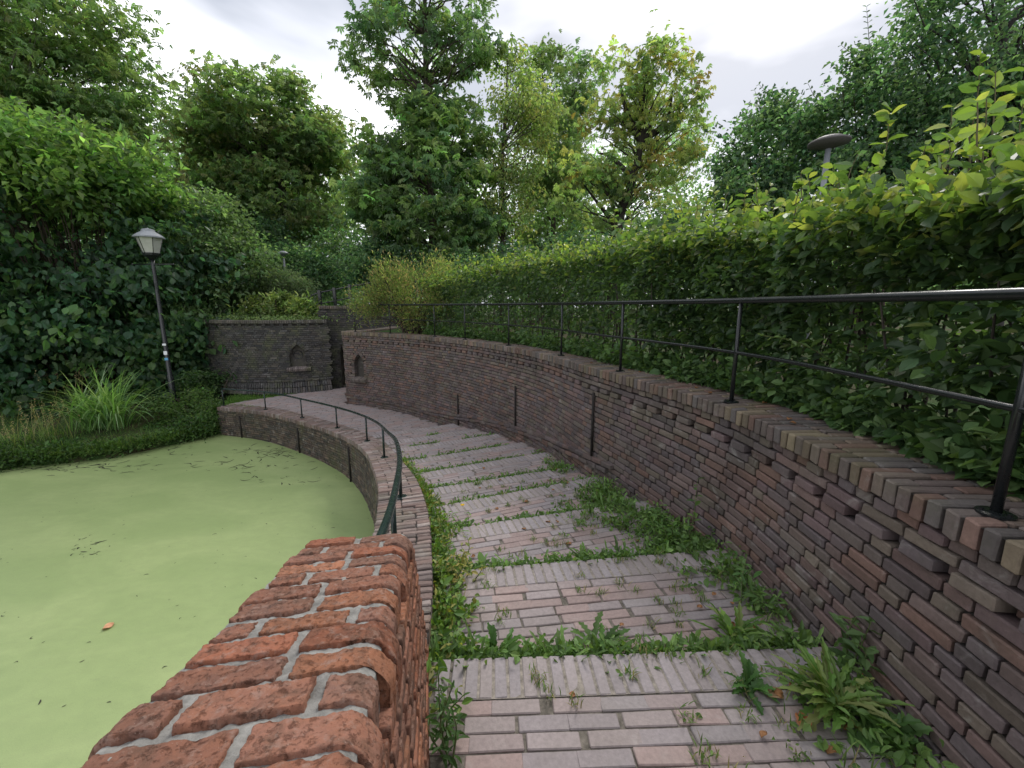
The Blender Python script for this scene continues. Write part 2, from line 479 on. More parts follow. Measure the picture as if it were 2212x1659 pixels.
_ti = np.linspace(0, INN.len, 300); _pin = INN.xy(_ti, -CW); _pinl = INN.xy(_ti)
_m = _po[:, 1] < 12.0
def x_out(y): return np.interp(y, _po[_m, 1], _po[_m, 0])
def x_in(y): return np.interp(y, _pin[:, 1], _pin[:, 0])
_pmid = INN.xy(_ti, -.2); _pomid = OUT.xy(_so, -.22)
CORRIDOR = [tuple(p) for p in _pmid] + [(-9.2, 13.2), (-8.4, 15.5), (-4.4, 16)] + [tuple(p) for p in _pomid[::-1]]
POND = [tuple(p) for p in _pmid] + [(-8.7, 11.55), (-9.8, 9.9), (-10.6, 9.45), (-11.9, 9.1), (-14, 8.9), (-19, 8.6), (-26, 6), (-27, -6), (-15, -12), (-4, -8), (-.9, -3)]

# ------------------------------------------------------------------ brick walls
WALL_PAL = [(.152, .114, .104), (.165, .114, .104), (.136, .108, .107), (.158, .13, .106), (.125, .103, .105), (.175, .112, .092), (.146, .12, .108), (.148, .106, .106)]
def wall_faces(mb, cv, s0, s1, ztop, zbot, pal, hole=None, batter=0.0, course=.0635, sd=.12, zproud=None, hfirst=False, faceoff=0.0):
    """Courses of headers and stretchers on the left side of a curve; zbot is a function of s."""
    ncs = int((ztop - min(zbot(s0), zbot(s1), zbot((s0 + s1) / 2))) / course) + 1
    for j in range(ncs):
        z = ztop - (j + .5) * course
        lens, s = [], s0 - [0, .055, .11, .165][j % 4] - rng.uniform(0, .03)
        k = j % 2
        Ls = []
        while s < s1:
            L = .21 if k % 2 == 0 else .10
            Ls.append((s, L)); s += L + .011; k += 1
        A = np.array(Ls); sc = A[:, 0] + A[:, 1] / 2
        zb = zbot(sc)
        keep = (z > zb - .03) & (sc > s0 - .05) & (sc < s1)
        if hole is not None: keep &= ~hole(sc, np.full_like(sc, z), A[:, 1] / 2)
        A, sc = A[keep], sc[keep]
        if not len(sc): continue
        n2 = cv.left(sc); t2 = cv.tan(sc)
        pr = rng.normal(0, .0016, len(sc)) + batter * (ztop - z) + faceoff
        c2 = cv.xy(sc) + n2 * (pr - .05)[:, None]
        C = np.c_[c2, np.full(len(sc), z) + rng.normal(0, .0015, len(sc))]
        U = np.c_[t2, np.zeros(len(sc))]; V = np.c_[n2, np.zeros(len(sc))]; W = np.tile([0, 0, 1.0], (len(sc), 1))
        H = np.c_[A[:, 1] / 2, np.full(len(sc), .05), np.full(len(sc), course / 2 - .0052)]
        bricks(mb, C, U, V, W, H, .0065, pick(pal, len(sc), sd), .0016)
def backing(mb, cv, s0, s1, ztop, zbot, off, mat, hole=None, batter=0.0, ds=.05, dz=.1):
    ss = np.linspace(s0, s1, max(2, int((s1 - s0) / ds)))
    zlo = min(zbot(q) for q in np.linspace(s0, s1, 12)) - .1
    nz = max(2, int((ztop - zlo) / dz)); zz = np.linspace(ztop, zlo, nz)
    G = np.array([[[*(cv.xy(s) + cv.left(s) * (off + batter * (ztop - z))), z] for s in ss] for z in zz])
    n = len(ss); f = []
    sc = (ss[:-1] + ss[1:]) / 2
    for i in range(nz - 1):
        h = hole(sc, np.full_like(sc, (zz[i] + zz[i + 1]) / 2), 0.0) if hole is not None else np.zeros(n - 1, bool)
        for k in range(n - 1):
            if not h[k]: f.append((i * n + k, i * n + k + 1, (i + 1) * n + k + 1, (i + 1) * n + k))
    mb.add(G.reshape(-1, 3), np.array(f), (1, 1, 1), mat)
def arch_in(s, z, sc, zb, w, hs, ht, grow=0.0):
    """pointed niche: width w, straight part hs, total height ht above zb"""
    d = np.abs(s - sc); w2 = w / 2 + grow
    top = zb + hs + (ht - hs + grow) * np.sqrt(np.clip(1 - d / np.maximum(w2, 1e-6), 0, 1))
    return (d < w2) & (z > zb - grow * .3) & (z < top)
def niche(parent, cv, sc, zb, w, hs, ht, depth, brick_m, pal, off=0.0, name='niche'):
    """recess with voussoirs round it and a projecting brick sill"""
    mb = MB(); ds = np.linspace(-w / 2 - .03, w / 2 + .03, 7)
    zs = np.linspace(zb - .03, zb + ht + .03, 8)
    B = np.array([[[*cv.xy(sc + d, off - depth), z] for d in ds] for z in zs]); n = len(ds)
    f = [(i * n + k, i * n + k + 1, (i + 1) * n + k + 1, (i + 1) * n + k) for i in range(len(zs) - 1) for k in range(n - 1)]
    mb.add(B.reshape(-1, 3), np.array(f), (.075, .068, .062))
    # reveal following the pointed outline
    q = [(-w / 2, zb), (-w / 2, zb + hs)] + [(-w / 2 * (1 - u), zb + hs + (ht - hs) * math.sqrt(u)) for u in np.linspace(.1, 1, 7)]
    q = q + [(-a, b) for a, b in q[-2::-1]]
    A_ = np.array([[*cv.xy(sc + a, off - .004), b] for a, b in q]); B_ = np.array([[*cv.xy(sc + a, off - depth), b] for a, b in q])
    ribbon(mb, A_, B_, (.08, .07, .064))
    o = mb.build(name, brick_m, parent)
    mv = MB(); C, U, V, W = [], [], [], []
    for i in range(len(q) - 1):
        (a0, b0), (a1, b1) = q[i], q[i + 1]
        Ls = math.hypot(a1 - a0, b1 - b0); k = max(1, round(Ls / .062))
        tx, tz = (a1 - a0) / Ls, (b1 - b0) / Ls
        for j in range(k):
            u = (j + .5) / k; a = a0 + (a1 - a0) * u; b = b0 + (b1 - b0) * u
            nx, nz = -tz, tx
            tt = cv.tan(sc + a); nn = cv.left(sc + a)
            p2 = cv.xy(sc + a + nx * .05, off - .045)
            C.append([*p2, b + nz * .05]); U.append([*(tt * tx), tz]); V.append([*nn, 0]); W.append([*(tt * nx), nz])
    bricks(mv, np.array(C), np.array(U), np.array(V), np.array(W), (.024, .05, .05), .005, pick(pal, len(C), .15) * .85)
    mv.build('arch_ring', brick_m, o)
    ms = MB(); k = int((w + .22) / .06); aa = (np.arange(k) - (k - 1) / 2) * .06
    C = np.array([[*cv.xy(sc + a, off - .03 + .035), zb - .035] for a in aa]); tt = cv.tan(sc + aa); nn = cv.left(sc + aa)
    U = np.c_[tt, 0 * aa]; V = unit(np.c_[nn, -.35 + 0 * aa]); W = np.cross(U, V)
    bricks(ms, C, U, V, W, (.026, .10, .045), .006, pick([(.17, .14, .13), (.14, .115, .11)], k, .15))
    ms.build('sill', brick_m, o)
    return o
def strap(parent, cv, s, z0, z1, off, r=.013, clamp=None):
    mb = MB(); p = cv.xy(s, off + .02)
    tube(mb, [[*p, z0], [*p, (z0 + z1) / 2], [*p, z1]], r, 8)
    for zc in ([z0 + .08, z1 - .05] + ([clamp] if clamp else [])):
        q = cv.xy(s, off - .02); tube(mb, [[*q, zc], [*p, zc]], r * 1.35, 8)
    mb.build('iron_strap', M['rust_iron'], parent, True)

# --- the high curved retaining wall
zc = CAMZ - COP_L
high = thing('retaining_wall', 'tall curved purple brown brick wall with soldier coping beside the steps', 'brick wall', (1.56, 1.5, 1.9))
WF = -.035                                      # wall face sits behind the coping edge
s_n = OUT.nearest(*at_level(790, 716, COP_L)[:2]); z_n = CAMZ - 2.05
def hole_n(s, z, h): return arch_in(s, z, s_n, z_n, .34, .42, .70, h * .55 if np.ndim(h) else .0)
def zfoot(s):
    p = OUT.xy(s, -.02 + .1); return zpath(p[..., 0], p[..., 1]) - .06
mb = MB()
wall_faces(mb, OUT, 0, OUT.len, zc - .105 - 3 * .0605, zfoot, WALL_PAL, hole_n, faceoff=WF)
backing(mb, OUT, 0, OUT.len, zc - .29, zfoot, WF - .025, 1, hole_n)
backing(mb, OUT, 0, OUT.len, zc - .08, lambda s: zc - .32 + 0 * s, WF - .095, 1)
backing(mb, OUT, 0, OUT.len, zc - .08, lambda s: CAMZ - 1.3 + 0 * s, WF - .40, 1)
_ss = np.linspace(0, OUT.len, 260)
ribbon(mb, np.c_[OUT.xy(_ss, WF - .40), 0 * _ss + zc - .09], np.c_[OUT.xy(_ss, WF - .012), 0 * _ss + zc - .09], (1, 1, 1), 1)
mb.build('brickwork', [M['wall_brick'], M['mortar']], high)
# corbel courses below the coping: proud blocks, a plain band, dentils
mb = MB()
for j, (pitch, ln, pr, alt) in enumerate([(.1105, .098, .013, -.004), (.1105, .0995, .004, .004), (.1105, .098, .010, -.045)]):
    n = int(OUT.len / pitch); ii = np.arange(n); sc = (ii + .5 + .25 * j) * pitch
    proud = np.where(ii % 2 == 0, pr, alt)
    if j == 1:
        n = int(OUT.len / .221); ii = np.arange(n); sc = (ii + .3) * .221; ln = .21; proud = np.full(n, pr)
    if j == 0: lnv = np.where(ii % 2 == 0, .10, .095); sc = sc + np.where(ii % 2 == 0, 0, .011)
    elif j == 2: lnv = np.where(ii % 2 == 0, .15, .05)
    else: lnv = np.full(n, ln)
    p2 = OUT.xy(sc) + OUT.left(sc) * (WF + proud + rng.normal(0, .003, n) - .05)[:, None]
    U = np.c_[OUT.tan(sc), 0 * sc]; V = np.c_[OUT.left(sc), 0 * sc]; W = np.tile([0, 0, 1.0], (n, 1))
    C = np.c_[p2, np.full(n, zc - .105 - (j + .5) * .0605) + rng.normal(0, .0015, n)]
    cc = pick(WALL_PAL, n, .12)
    bricks(mb, C, U, V, W, np.c_[lnv / 2, np.full(n, .05), np.full(n, .0247)], .005, cc, .0018)
mb.build('corbel_courses', M['wall_brick'], high)
# coping of bricks on edge, two deep
def coping_run(mb, cv, s0, s1, pitch, zt, depth, pal, over=0.0, tilt=None, h=.05, jitz=.0022, sd=.15, rows=None, slope=False):
    n = int((s1 - s0) / pitch); sc = s0 + (np.arange(n) + .5) * pitch
    flip = rng.integers(0, 2, n)
    t3 = np.c_[cv.tan(sc), 0 * sc]
    z = zt(sc)
    if slope: t3[:, 2] = (zt(sc + .05) - zt(sc - .05)) / .1; t3 = unit(t3)
    nn = np.c_[cv.left(sc), 0 * sc]; W = np.cross(t3, nn) * -1; W[W[:, 2] < 0] *= -1
    gap = .008
    for r in range(3):
        a0 = np.where(flip == 0, [0, .21 + gap, .42 + 2 * gap][r], [0, .102 + gap, .312 + 2 * gap][r])
        ln = np.where(flip == 0, [.21, .21, 0][r], [.102, .21, .102][r])
        k = (ln > .01) & (a0 + ln < depth + .02)
        off = over - a0 - ln / 2 + rng.normal(0, .002, n)
        C = np.c_[cv.xy(sc) + cv.left(sc) * off[:, None], z - h] + np.c_[np.zeros((n, 2)), rng.normal(0, jitz, n)]
        V = unit(nn + np.c_[0 * sc, 0 * sc, rng.normal(0, .006, n)])
        w = (pitch - .0125) / 2 * np.exp(rng.normal(0, .04, n))
        bricks(mb, C[k], t3[k], V[k], W[k], np.c_[w, ln / 2, np.full(n, h)][k], .0065, pick(pal, n, sd)[k], .002)
COP_PAL = [(.16, .128, .108), (.145, .12, .108), (.175, .13, .105), (.13, .115, .11), (.185, .15, .105), (.155, .122, .112), (.17, .11, .09)]
mb = MB()
coping_run(mb, OUT, 0, OUT.len - .05, .0655, lambda s: zc + 0 * s, .44, COP_PAL)
ribbon(mb, np.c_[OUT.xy(_ss, -.008), 0 * _ss + zc - .012], np.c_[OUT.xy(_ss, -.435), 0 * _ss + zc - .012], (.12, .11, .095), 1)
mb.build('coping', [M['coping_brick'], M['mortar']], high)
# sloping footing course along the lower half
mb = MB()
s5 = OUT.nearest(1.1, 4.6); sc = np.arange(s5, S_END, .218)
for r in range(2):
    q = sc + r * .11; pz = OUT.xy(q, .12); z = zpath(pz[:, 0], pz[:, 1])
    z = np.convolve(np.r_[[z[0]] * 4, z, [z[-1]] * 4], np.ones(9) / 9, 'valid')
    t3 = unit(np.c_[OUT.tan(q), np.gradient(z) / .218]); nn = np.c_[OUT.left(q), 0 * q]; W = np.cross(nn, t3); W[W[:, 2] < 0] *= -1
    bricks(mb, np.c_[OUT.xy(q, WF + .045 - .05), z + .27 - r * .062], t3, nn, W, (.104, .05, .026), .006, pick(WALL_PAL, len(q), .15) * .9, .003)
mb.build('footing_course', M['wall_brick'], high)
niche(high, OUT, s_n, z_n, .34, .42, .70, .16, M['wall_brick'], WALL_PAL, WF)
for (px, y0, y1, cl) in [(989, 852, 921, 0), (1115, 834, 932, 0), (1281, 848, 991, 1)]:
    # bars fixed to the wall face: find s by the picture column
    best = min(np.linspace(s5 - 1.5, S_END - 1, 400), key=lambda s: abs(1106 + FPX * OUT.xy(s, WF)[0] / (OUT.xy(s, WF)[1] * math.cos(PITCH) + 1.6 * math.sin(PITCH)) - px))
    yy = OUT.xy(best, WF)[1]; za, zb_ = at_dist(px, y1, yy)[2], at_dist(px, y0, yy)[2]
    strap(high, OUT, best, za, zb_, WF, .016, (za + zb_) / 2 if cl else None)

# --- the low wall at the pond
low = thing('pond_wall', 'low curved brick wall with reddish brick coping rising from the green pond', 'brick wall', (-2.2, 6, 0))
zlow = lambda s: CAMZ - INN.at(s)[..., 2]
INN_L = INN
class _Rev:                                    # same curve with the pond on its left
    pass
mb = MB()
coping_run(mb, INN, .5, INN.len, .0615, zlow, .43, [(.20, .142, .124), (.225, .168, .15), (.175, .125, .112), (.26, .218, .20), (.195, .155, .146), (.16, .128, .118)], over=.0, slope=True, jitz=.003)
_si = np.linspace(.4, INN.len, 220)
ribbon(mb, np.c_[INN.xy(_si, -.008), zlow(_si) - .013], np.c_[INN.xy(_si, -.432), zlow(_si) - .013], (.5, .45, .4), 1)
mb.build('coping', [M['coping_brick'], M['mortar']], low)
mb = MB()
PW_PAL = [(.10, .08, .064), (.12, .088, .068), (.08, .068, .058), (.13, .105, .08), (.09, .068, .058), (.07, .064, .056)]
for j in range(45):
    # courses follow the fall of the coping
    sc, s = [], .4 - rng.uniform(0, .2); k = j % 2; ln = []
    while s < INN.len:
        L = .21 if k % 2 == 0 else .10; sc.append(s + L / 2); ln.append(L); s += L + .011; k += 1
    sc = np.array(sc); ln = np.array(ln); z = zlow(sc) - .105 - (j + .5) * .0605
    kp = (z > -.1) & (sc > .4); sc, ln, z = sc[kp], ln[kp], z[kp]
    if not len(sc): break
    t3 = unit(np.c_[INN.tan(sc), (zlow(sc + .05) - zlow(sc - .05)) / .1]); nn = np.c_[INN.left(sc), 0 * sc]; W = np.cross(t3, nn); W[W[:, 2] < 0] *= -1
    bricks(mb, np.c_[INN.xy(sc, -.03 - .05) + INN.left(sc) * rng.normal(0, .003, len(sc))[:, None], z], t3, nn, W, np.c_[ln / 2, 0 * ln + .05, 0 * ln + .0247], .005, pick(PW_PAL, len(sc), .18), .002)
_a = np.c_[INN.xy(_si, -.043), zlow(_si) - .09]; _b = np.c_[INN.xy(_si, -.043), 0 * _si - .4]; ribbon(mb, _a, _b, (1, 1, 1), 1)
_a = np.c_[INN.xy(_si, -.42), zlow(_si) - .09]; _b2 = np.c_[INN.xy(_si, -.42), 0 * _si - .4]; ribbon(mb, _a, _b2, (1, 1, 1), 1)
_e = INN.len; mb.add([[*INN.xy(_e, -.03), zlow(_e) - .1], [*INN.xy(_e, -.42), zlow(_e) - .1], [*INN.xy(_e, -.42), -.4], [*INN.xy(_e, -.03), -.4]], np.array([[0, 1, 2, 3]]), (1, 1, 1), 1)
mb.build('brickwork', [M['pond_brick'], M['mortar']], low)
for (px, py) in [(518, 922), (642, 958), (753, 1005)]:
    best = min(np.linspace(2, INN.len - .2, 500), key=lambda s: abs(1106 + FPX * INN.xy(s)[0] / (INN.xy(s)[1] * math.cos(PITCH) + 3.2 * math.sin(PITCH)) - px))
    strap(low, INN, best, .0, zlow(best) - .22, -.03, .02)

# ------------------------------------------------------------------ steps and landing
PATH_PAL = [(.285, .235, .228), (.275, .236, .234), (.295, .225, .21), (.265, .234, .238), (.285, .243, .236), (.285, .218, .205), (.26, .234, .235)]
NOSE_PAL = [(.28, .25, .255), (.30, .265, .266), (.265, .24, .248), (.285, .25, .246)]
mb = MB(); mbs = MB()
LANDING = [tuple(p) for p in _pin if p[1] > 8] + [(-8.3, 12.35), (-7.1, 13.7), (-6.3, 14.4), (-4.4, 16)] + [tuple(p) for p in _po[::-1] if p[1] > 8]
for k, (A, r, f, L) in enumerate(noses):
    z0 = CAMZ - L; sl = SL * (.12 if k == 10 else 1)
    back = 3.6 if k == 0 else (9.5 if k == 10 else 1.75)
    rows = []
    d = 0.0; j = 0
    while d < back:
        if j == 0 and k < 10:
            rows.append((d, .222, True)); d += .230
        else:
            rows.append((d, .0695, False)); d += .0755
        j += 1
    urange = (-1.2, 4.5) if k < 10 else (-4, 10)
    for (d0, w, sold) in rows:
        pitch = .0665 if sold else .219
        n = int((urange[1] - urange[0]) / pitch); u = urange[0] + (np.arange(n) + rng.uniform(0, 1)) * pitch + (rng.normal(0, .012, n) if not sold else 0)
        P = A[None] + r[None] * u[:, None] - f[None] * (d0 + w / 2)
        y = P[:, 1]
        if k < 10:
            kp = (P[:, 0] > x_in(y) + (.03 if sold else .10)) & (P[:, 0] < x_out(y) + .03)
        else:
            kp = in_poly(P[:, 0], P[:, 1], LANDING)
        if k > 0: kp &= nd(k - 1, P[:, 0], P[:, 1]) > -.12
        P, u = P[kp], u[kp]; m = len(u)
        if not m: continue
        z = z0 + min(d0 + w / 2, 1.2) * sl - .05 + rng.normal(0, .0012, m)
        U = np.tile([*r, 0], (m, 1)); V = unit(np.tile([*(-f), sl], (m, 1)) + np.c_[np.zeros((m, 2)), rng.normal(0, .004, m)])
        U = unit(U + np.c_[rng.normal(0, .004, (m, 2)), rng.normal(0, .003, m)]); W = np.cross(U, V); W[W[:, 2] < 0] *= -1
        hu = (pitch - (.012 if sold else .006)) / 2 * np.ones(m) * np.exp(rng.normal(0, .012, m))
        bricks(mb, np.c_[P, np.broadcast_to(z, (m,))], U, V, W, np.c_[hu, np.full(m, w / 2), np.full(m, .05)], .004, pick(NOSE_PAL if sold else PATH_PAL, m, .05), .0013)
    # bed of sand between the bricks, a riser at the nose
    us = np.linspace(*urange, 40); ds = np.linspace(.006, back, 12 if k < 10 else 30)
    G = np.array([[[*(A + r * uu - f * dd), z0 + min(dd, 1.2) * sl - .008] for uu in us] for dd in ds]); n = len(us)
    fc = (G[:-1, :-1, :2] + G[1:, 1:, :2]) / 2; ok = (in_poly(fc[..., 0], fc[..., 1], CORRIDOR)) & (fc[..., 0] > x_in(fc[..., 1]) + .02)
    if k > 0: ok &= nd(k - 1, fc[..., 0], fc[..., 1]) > -.25
    if k == 10: ok = in_poly(fc[..., 0], fc[..., 1], LANDING)
    fcs = [(i * n + q, i * n + q + 1, (i + 1) * n + q + 1, (i + 1) * n + q) for i in range(len(ds) - 1) for q in range(n - 1) if ok[i, q]]
    mbs.add(G.reshape(-1, 3), np.array(fcs), (1, 1, 1), 0)
    if k < 10:
        nn_ = [(A + r * q - f * dd) for dd in (.008, .222) for q in np.linspace(0, 4, 30)]; nn_ = np.array(nn_); nn_ = np.c_[nn_, [z0 + dd * sl - .0035 for dd in (.008, .222) for q in range(30)]]
        nk = [q for q in range(29) if x_in(nn_[q, 1]) + .04 < nn_[q, 0] and nn_[q + 1, 0] < x_out(nn_[q + 1, 1]) + .15]
        mbs.add(nn_, np.array([(q, q + 1, q + 31, q + 30) for q in nk]), (1, 1, 1), 1)
        uu = np.linspace(.0, 4, 30); pp = A + r * uu[:, None]; ok = (pp[:, 0] > x_in(pp[:, 1])) & (pp[:, 0] < x_out(pp[:, 1]) + .2)
        pp = pp[ok] - f * .012; ribbon(mbs, np.c_[pp, np.full(len(pp), z0 - .012)], np.c_[pp, np.full(len(pp), z0 - .2)])
struct(mb.build('path', M['path_brick'])); struct(mbs.build('path_bed', [M['sand'], M['pale_sand']]))

# ------------------------------------------------------------------ weathered pier in the foreground
pier = thing('stair_wall', 'worn red brick stair wall with thick pale mortar sloping down beside the pond', 'brick wall', (-.55, 1.0, 1.9))
PA, PB = np.array([-.2185, .53]), np.array([-.448, 1.68])            # right edge of its top
pdir = unit(PB - PA); pleft = np.array([-pdir[1], pdir[0]])
pslope = -(.985 - .66) / np.linalg.norm(PB - PA); PB = PA + (PB - PA) * 1.075
PWID = .455
def pier_top(l): return CAMZ - .66 + pslope * l
def rough_block(mb, c, U, V, W, H, seed, n=(9, 5, 4), amp=.012, rnd=.025, col=(1, 1, 1), freq=21.0, edge=False):
    """brick with rounded corners and eroded faces"""
    faces, verts, idx = [], [], {}
    def vid(i, j, k):
        if (i, j, k) not in idx:
            idx[(i, j, k)] = len(verts)
            p = np.array([(2 * i / n[0] - 1) * H[0], (2 * j / n[1] - 1) * H[1], (2 * k / n[2] - 1) * H[2]])
            inner = np.clip(p, -(H - rnd), H - rnd)
            dlt = p - inner; ln = np.linalg.norm(dlt)
            nrm = dlt / ln if ln > 1e-9 else np.zeros(3)
            if ln > rnd: p = inner + dlt / ln * rnd
            w = c + U * p[0] + V * p[1] + W * p[2]
            q = Vector(w * freq) + Vector((seed * 3.7, seed * 1.3, 0))
            d = mnoise.fractal(q, .9, 2.1, 4) * amp * .6 - amp * max(0, mnoise.noise(q * .55) - .1) * 1.6
            d += amp * .45 * mnoise.noise(Vector(w * 70)) + amp * .35 * mnoise.noise(Vector(w * 150))
            if edge:
                e = float((w[:2] - PA) @ pleft); e2 = PWID - e
                if e < .055: w = w - N3 * ((.055 - e)**2 / .055 * .75)
                if e2 < .03: w = w - N3 * ((.03 - e2)**2 / .03 * .6)
            nw = U * nrm[0] + V * nrm[1] + W * nrm[2]
            verts.append(w + nw * d)
        return idx[(i, j, k)]
    for ax in range(3):
        a, b = [q for q in range(3) if q != ax]
        for s in (0, n[ax]):
            for i in range(n[a]):
                for j in range(n[b]):
                    q = []
                    for (da, db) in ((0, 0), (1, 0), (1, 1), (0, 1)):
                        t = [0, 0, 0]; t[ax] = s; t[a] = i + da; t[b] = j + db; q.append(vid(*t))
                    faces.append(q if (s > 0) != (ax == 1) else q[::-1])
    mb.add(np.array(verts), np.array(faces), col)
PIER_PAL = [(.20, .092, .060), (.18, .09, .064), (.15, .08, .06), (.215, .10, .06), (.13, .077, .06), (.185, .075, .047)]
mb = MB()
L3 = np.array([*pdir, pslope]); L3 /= np.linalg.norm(L3); Wl = np.array([*pleft, 0.0]); N3 = np.cross(Wl, L3); N3 = N3 if N3[2] > 0 else -N3
row = 0; l = -.62; plen = float(np.linalg.norm(PB - PA))
while l < plen - .02:
    pitch = .104 * rng.uniform(.95, 1.05)
    pat = [[.21, .205], [.10, .2, .10], [.2, .21], [.205, .205], [.105, .205, .09], [.215, .2]][row % 6]
    a = rng.uniform(-.012, .014)
    for bi, bl in enumerate(pat):
        bl = bl * rng.uniform(1.01, 1.10)
        h = .055 if bi > 0 else .085
        top = np.array([*(PA + pdir * (l + pitch / 2) + pleft * (a + bl / 2 - .008)), pier_top(l + pitch / 2)])
        Hh = np.array([bl / 2 - .006, pitch / 2 - rng.uniform(.008, .013), h])
        c = top - N3 * (h + rng.uniform(-.004, .006)) + Wl * 0
        col = pick(PIER_PAL, 1, .16)[0]
        near = l < .95
        rough_block(mb, c, Wl, L3, N3, Hh, row * 7 + bi, (44, 20, 8) if near else (24, 12, 5), .007, .004, col, edge=True)
        a += bl + .010
    row += 1; l += pitch
mb.build('top_bricks', M['pier_brick'], pier, True)
mb = MB()
# side courses on the path side (slightly battered) and the end face
hh = .0
for j in range(1, 17):
    d0 = .105 + (j - 1) * .066
    ll = -.62 + (j % 2) * .11
    while ll < plen - .02:
        bl = min(.205 if rng.random() < .6 else .1, plen - ll + .03)
        c2 = PA + pdir * (ll + bl / 2) - pleft * (-.048 + .0 + min(.055, d0 * .085)); c = np.array([*c2, pier_top(ll + bl / 2) - d0 - .03])
        rough_block(mb, c, L3, Wl, N3, np.array([bl / 2 - .005, .05, .029]), j * 31 + ll, (22, 6, 7), .004, .006, pick(PIER_PAL, 1, .18)[0])
        ll += bl + .010
    for w in (.10, .30):
        c2 = PB + pleft * w - pdir * .04; c = np.array([*c2, pier_top(plen) - d0 - .03])
        rough_block(mb, c, Wl, L3, N3, np.array([.098, .05, .028]), j * 17 + w, (6, 4, 3), .008, .014, pick(PIER_PAL, 1, .18)[0])
for j in range(1, 42):
    d0 = .105 + (j - 1) * .066
    ll = -.62 + (j % 2) * .11
    while ll < plen - .02:
        bl = min(.205 if rng.random() < .6 else .1, plen - ll + .03)
        c2 = PA + pdir * (ll + bl / 2) + pleft * (PWID - .058 + min(.12, d0 * .05)); zz_ = pier_top(ll + bl / 2) - d0 - .03
        if zz_ > -.1: rough_block(mb, np.array([*c2, zz_]), L3, Wl, N3, np.array([bl / 2 - .005, .05, .029]), j * 13 + ll, (8, 3, 3), .004, .006, pick(PIER_PAL, 1, .18)[0] * .8)
        ll += bl + .010
mb.build('side_bricks', M['pier_brick'], pier, True)
mb = MB()
gl = np.linspace(-.66, plen - .015, 240); gw = np.linspace(.022, PWID - .022, 56)
G = []
for w in gw:
    for q in gl:
        p = np.array([*(PA + pdir * q + pleft * w), pier_top(q)])
        rd = max(0, .055 - w)**2 / .055 * .75 + max(0, .03 - PWID + w)**2 / .03 * .6
        G.append(p - N3 * (.0125 + rd + .006 * mnoise.noise(Vector(p * 30)) + .004 * mnoise.noise(Vector(p * 80))))
n = len(gl); f = [(i * n + k, i * n + k + 1, (i + 1) * n + k + 1, (i + 1) * n + k) for i in range(len(gw) - 1) for k in range(n - 1)]
mb.add(np.array(G), np.array(f))
for (w, bat) in ((.022, 1), (PWID - .030, -.45)):
    A_ = np.array([[*(PA + pdir * q + pleft * w), pier_top(q) - .03] for q in gl]); B_ = np.array([[*(PA + pdir * q + pleft * (w - .08 * bat)), pier_top(q) - 1.0] for q in gl])
    C_ = B_.copy(); C_[:, 2] = -.3 if bat < 0 else CAMZ - 2.1
    ribbon(mb, A_, B_); ribbon(mb, B_, C_)
e1, e2 = PB - pdir * .015 + pleft * .022, PB - pdir * .015 + pleft * (PWID - .022)
mb.add([[*e1, pier_top(plen) - .02], [*e2, pier_top(plen) - .02], [*e2, -.3], [*(e1 - pleft * .08), -.3]], np.array([[0, 1, 2, 3]]))
mb.build('mortar', M['pale_mortar'], pier, True)
#%%REST
# ------------------------------------------------------------------ round bastion wall, gate wall beyond the landing
BC, BR = np.array([-8.4, 16.9]), 3.3
_an = np.radians(np.linspace(309, 165, 40))
BAS = Curve([(BC[0] + BR * math.cos(a), BC[1] + BR * math.sin(a)) for a in _an], 8)   # clockwise: outside on the left
bz = CAMZ - .44
bast = thing('bastion_wall', 'round dark grey brick wall with pointed niches at the far end of the path', 'brick wall', (BC[0], BC[1] - BR, .8))
BAS_PAL = [(.068, .066, .064), (.082, .077, .072), (.056, .055, .056), (.088, .08, .068), (.064, .06, .06), (.075, .067, .063), (.047, .047, .048)]
fr = BAS.nearest(BC[0], BC[1] - BR)
def s_for_px(cv, px, s0, s1, dn):
    return min(np.linspace(s0, s1, 600), key=lambda s: abs(1106 + FPX * cv.at(s)[0] / (cv.at(s)[1] * math.cos(PITCH) + dn * math.sin(PITCH)) - px))
sb1 = s_for_px(BAS, 643, 0, fr + .5, 1.6); sb2 = s_for_px(BAS, 503, fr, BAS.len, 1.6)
zb1 = CAMZ - 2.02
def hole_b(s, z, h): return arch_in(s, z, sb1, zb1, .50, .38, .78, h * .5 if np.ndim(h) else 0.) | arch_in(s, z, sb2, zb1 - .05, .50, .38, .78, h * .5 if np.ndim(h) else 0.)
mb = MB()
zbb = lambda s: CAMZ - 2.5 + 0 * s
wall_faces(mb, BAS, 0, BAS.len, bz - .18, zbb, BAS_PAL, hole_b, course=.068, sd=.2)
backing(mb, BAS, 0, BAS.len, bz - .05, lambda s: CAMZ - 3.3 + 0 * s, -.012, 1, hole_b, ds=.08)
# corbel teeth and rim
for j, (pr, al) in enumerate([(.05, .05), (.03, -.02)]):
    n = int(BAS.len / .13); ii = np.arange(n); sc = (ii + .5) * .13
    p = np.where(ii % 2 == 0, pr, al); H = (.055, .06, .028) if j else (.063, .06, .03)
    bricks(mb, np.c_[BAS.xy(sc) + BAS.left(sc) * (p - .06)[:, None], 0 * sc + bz - .09 - j * .062], np.c_[BAS.tan(sc), 0 * sc], np.c_[BAS.left(sc), 0 * sc], np.tile([0, 0, 1.], (n, 1)), H, .006, pick(BAS_PAL, n, .15) * .9, .003)
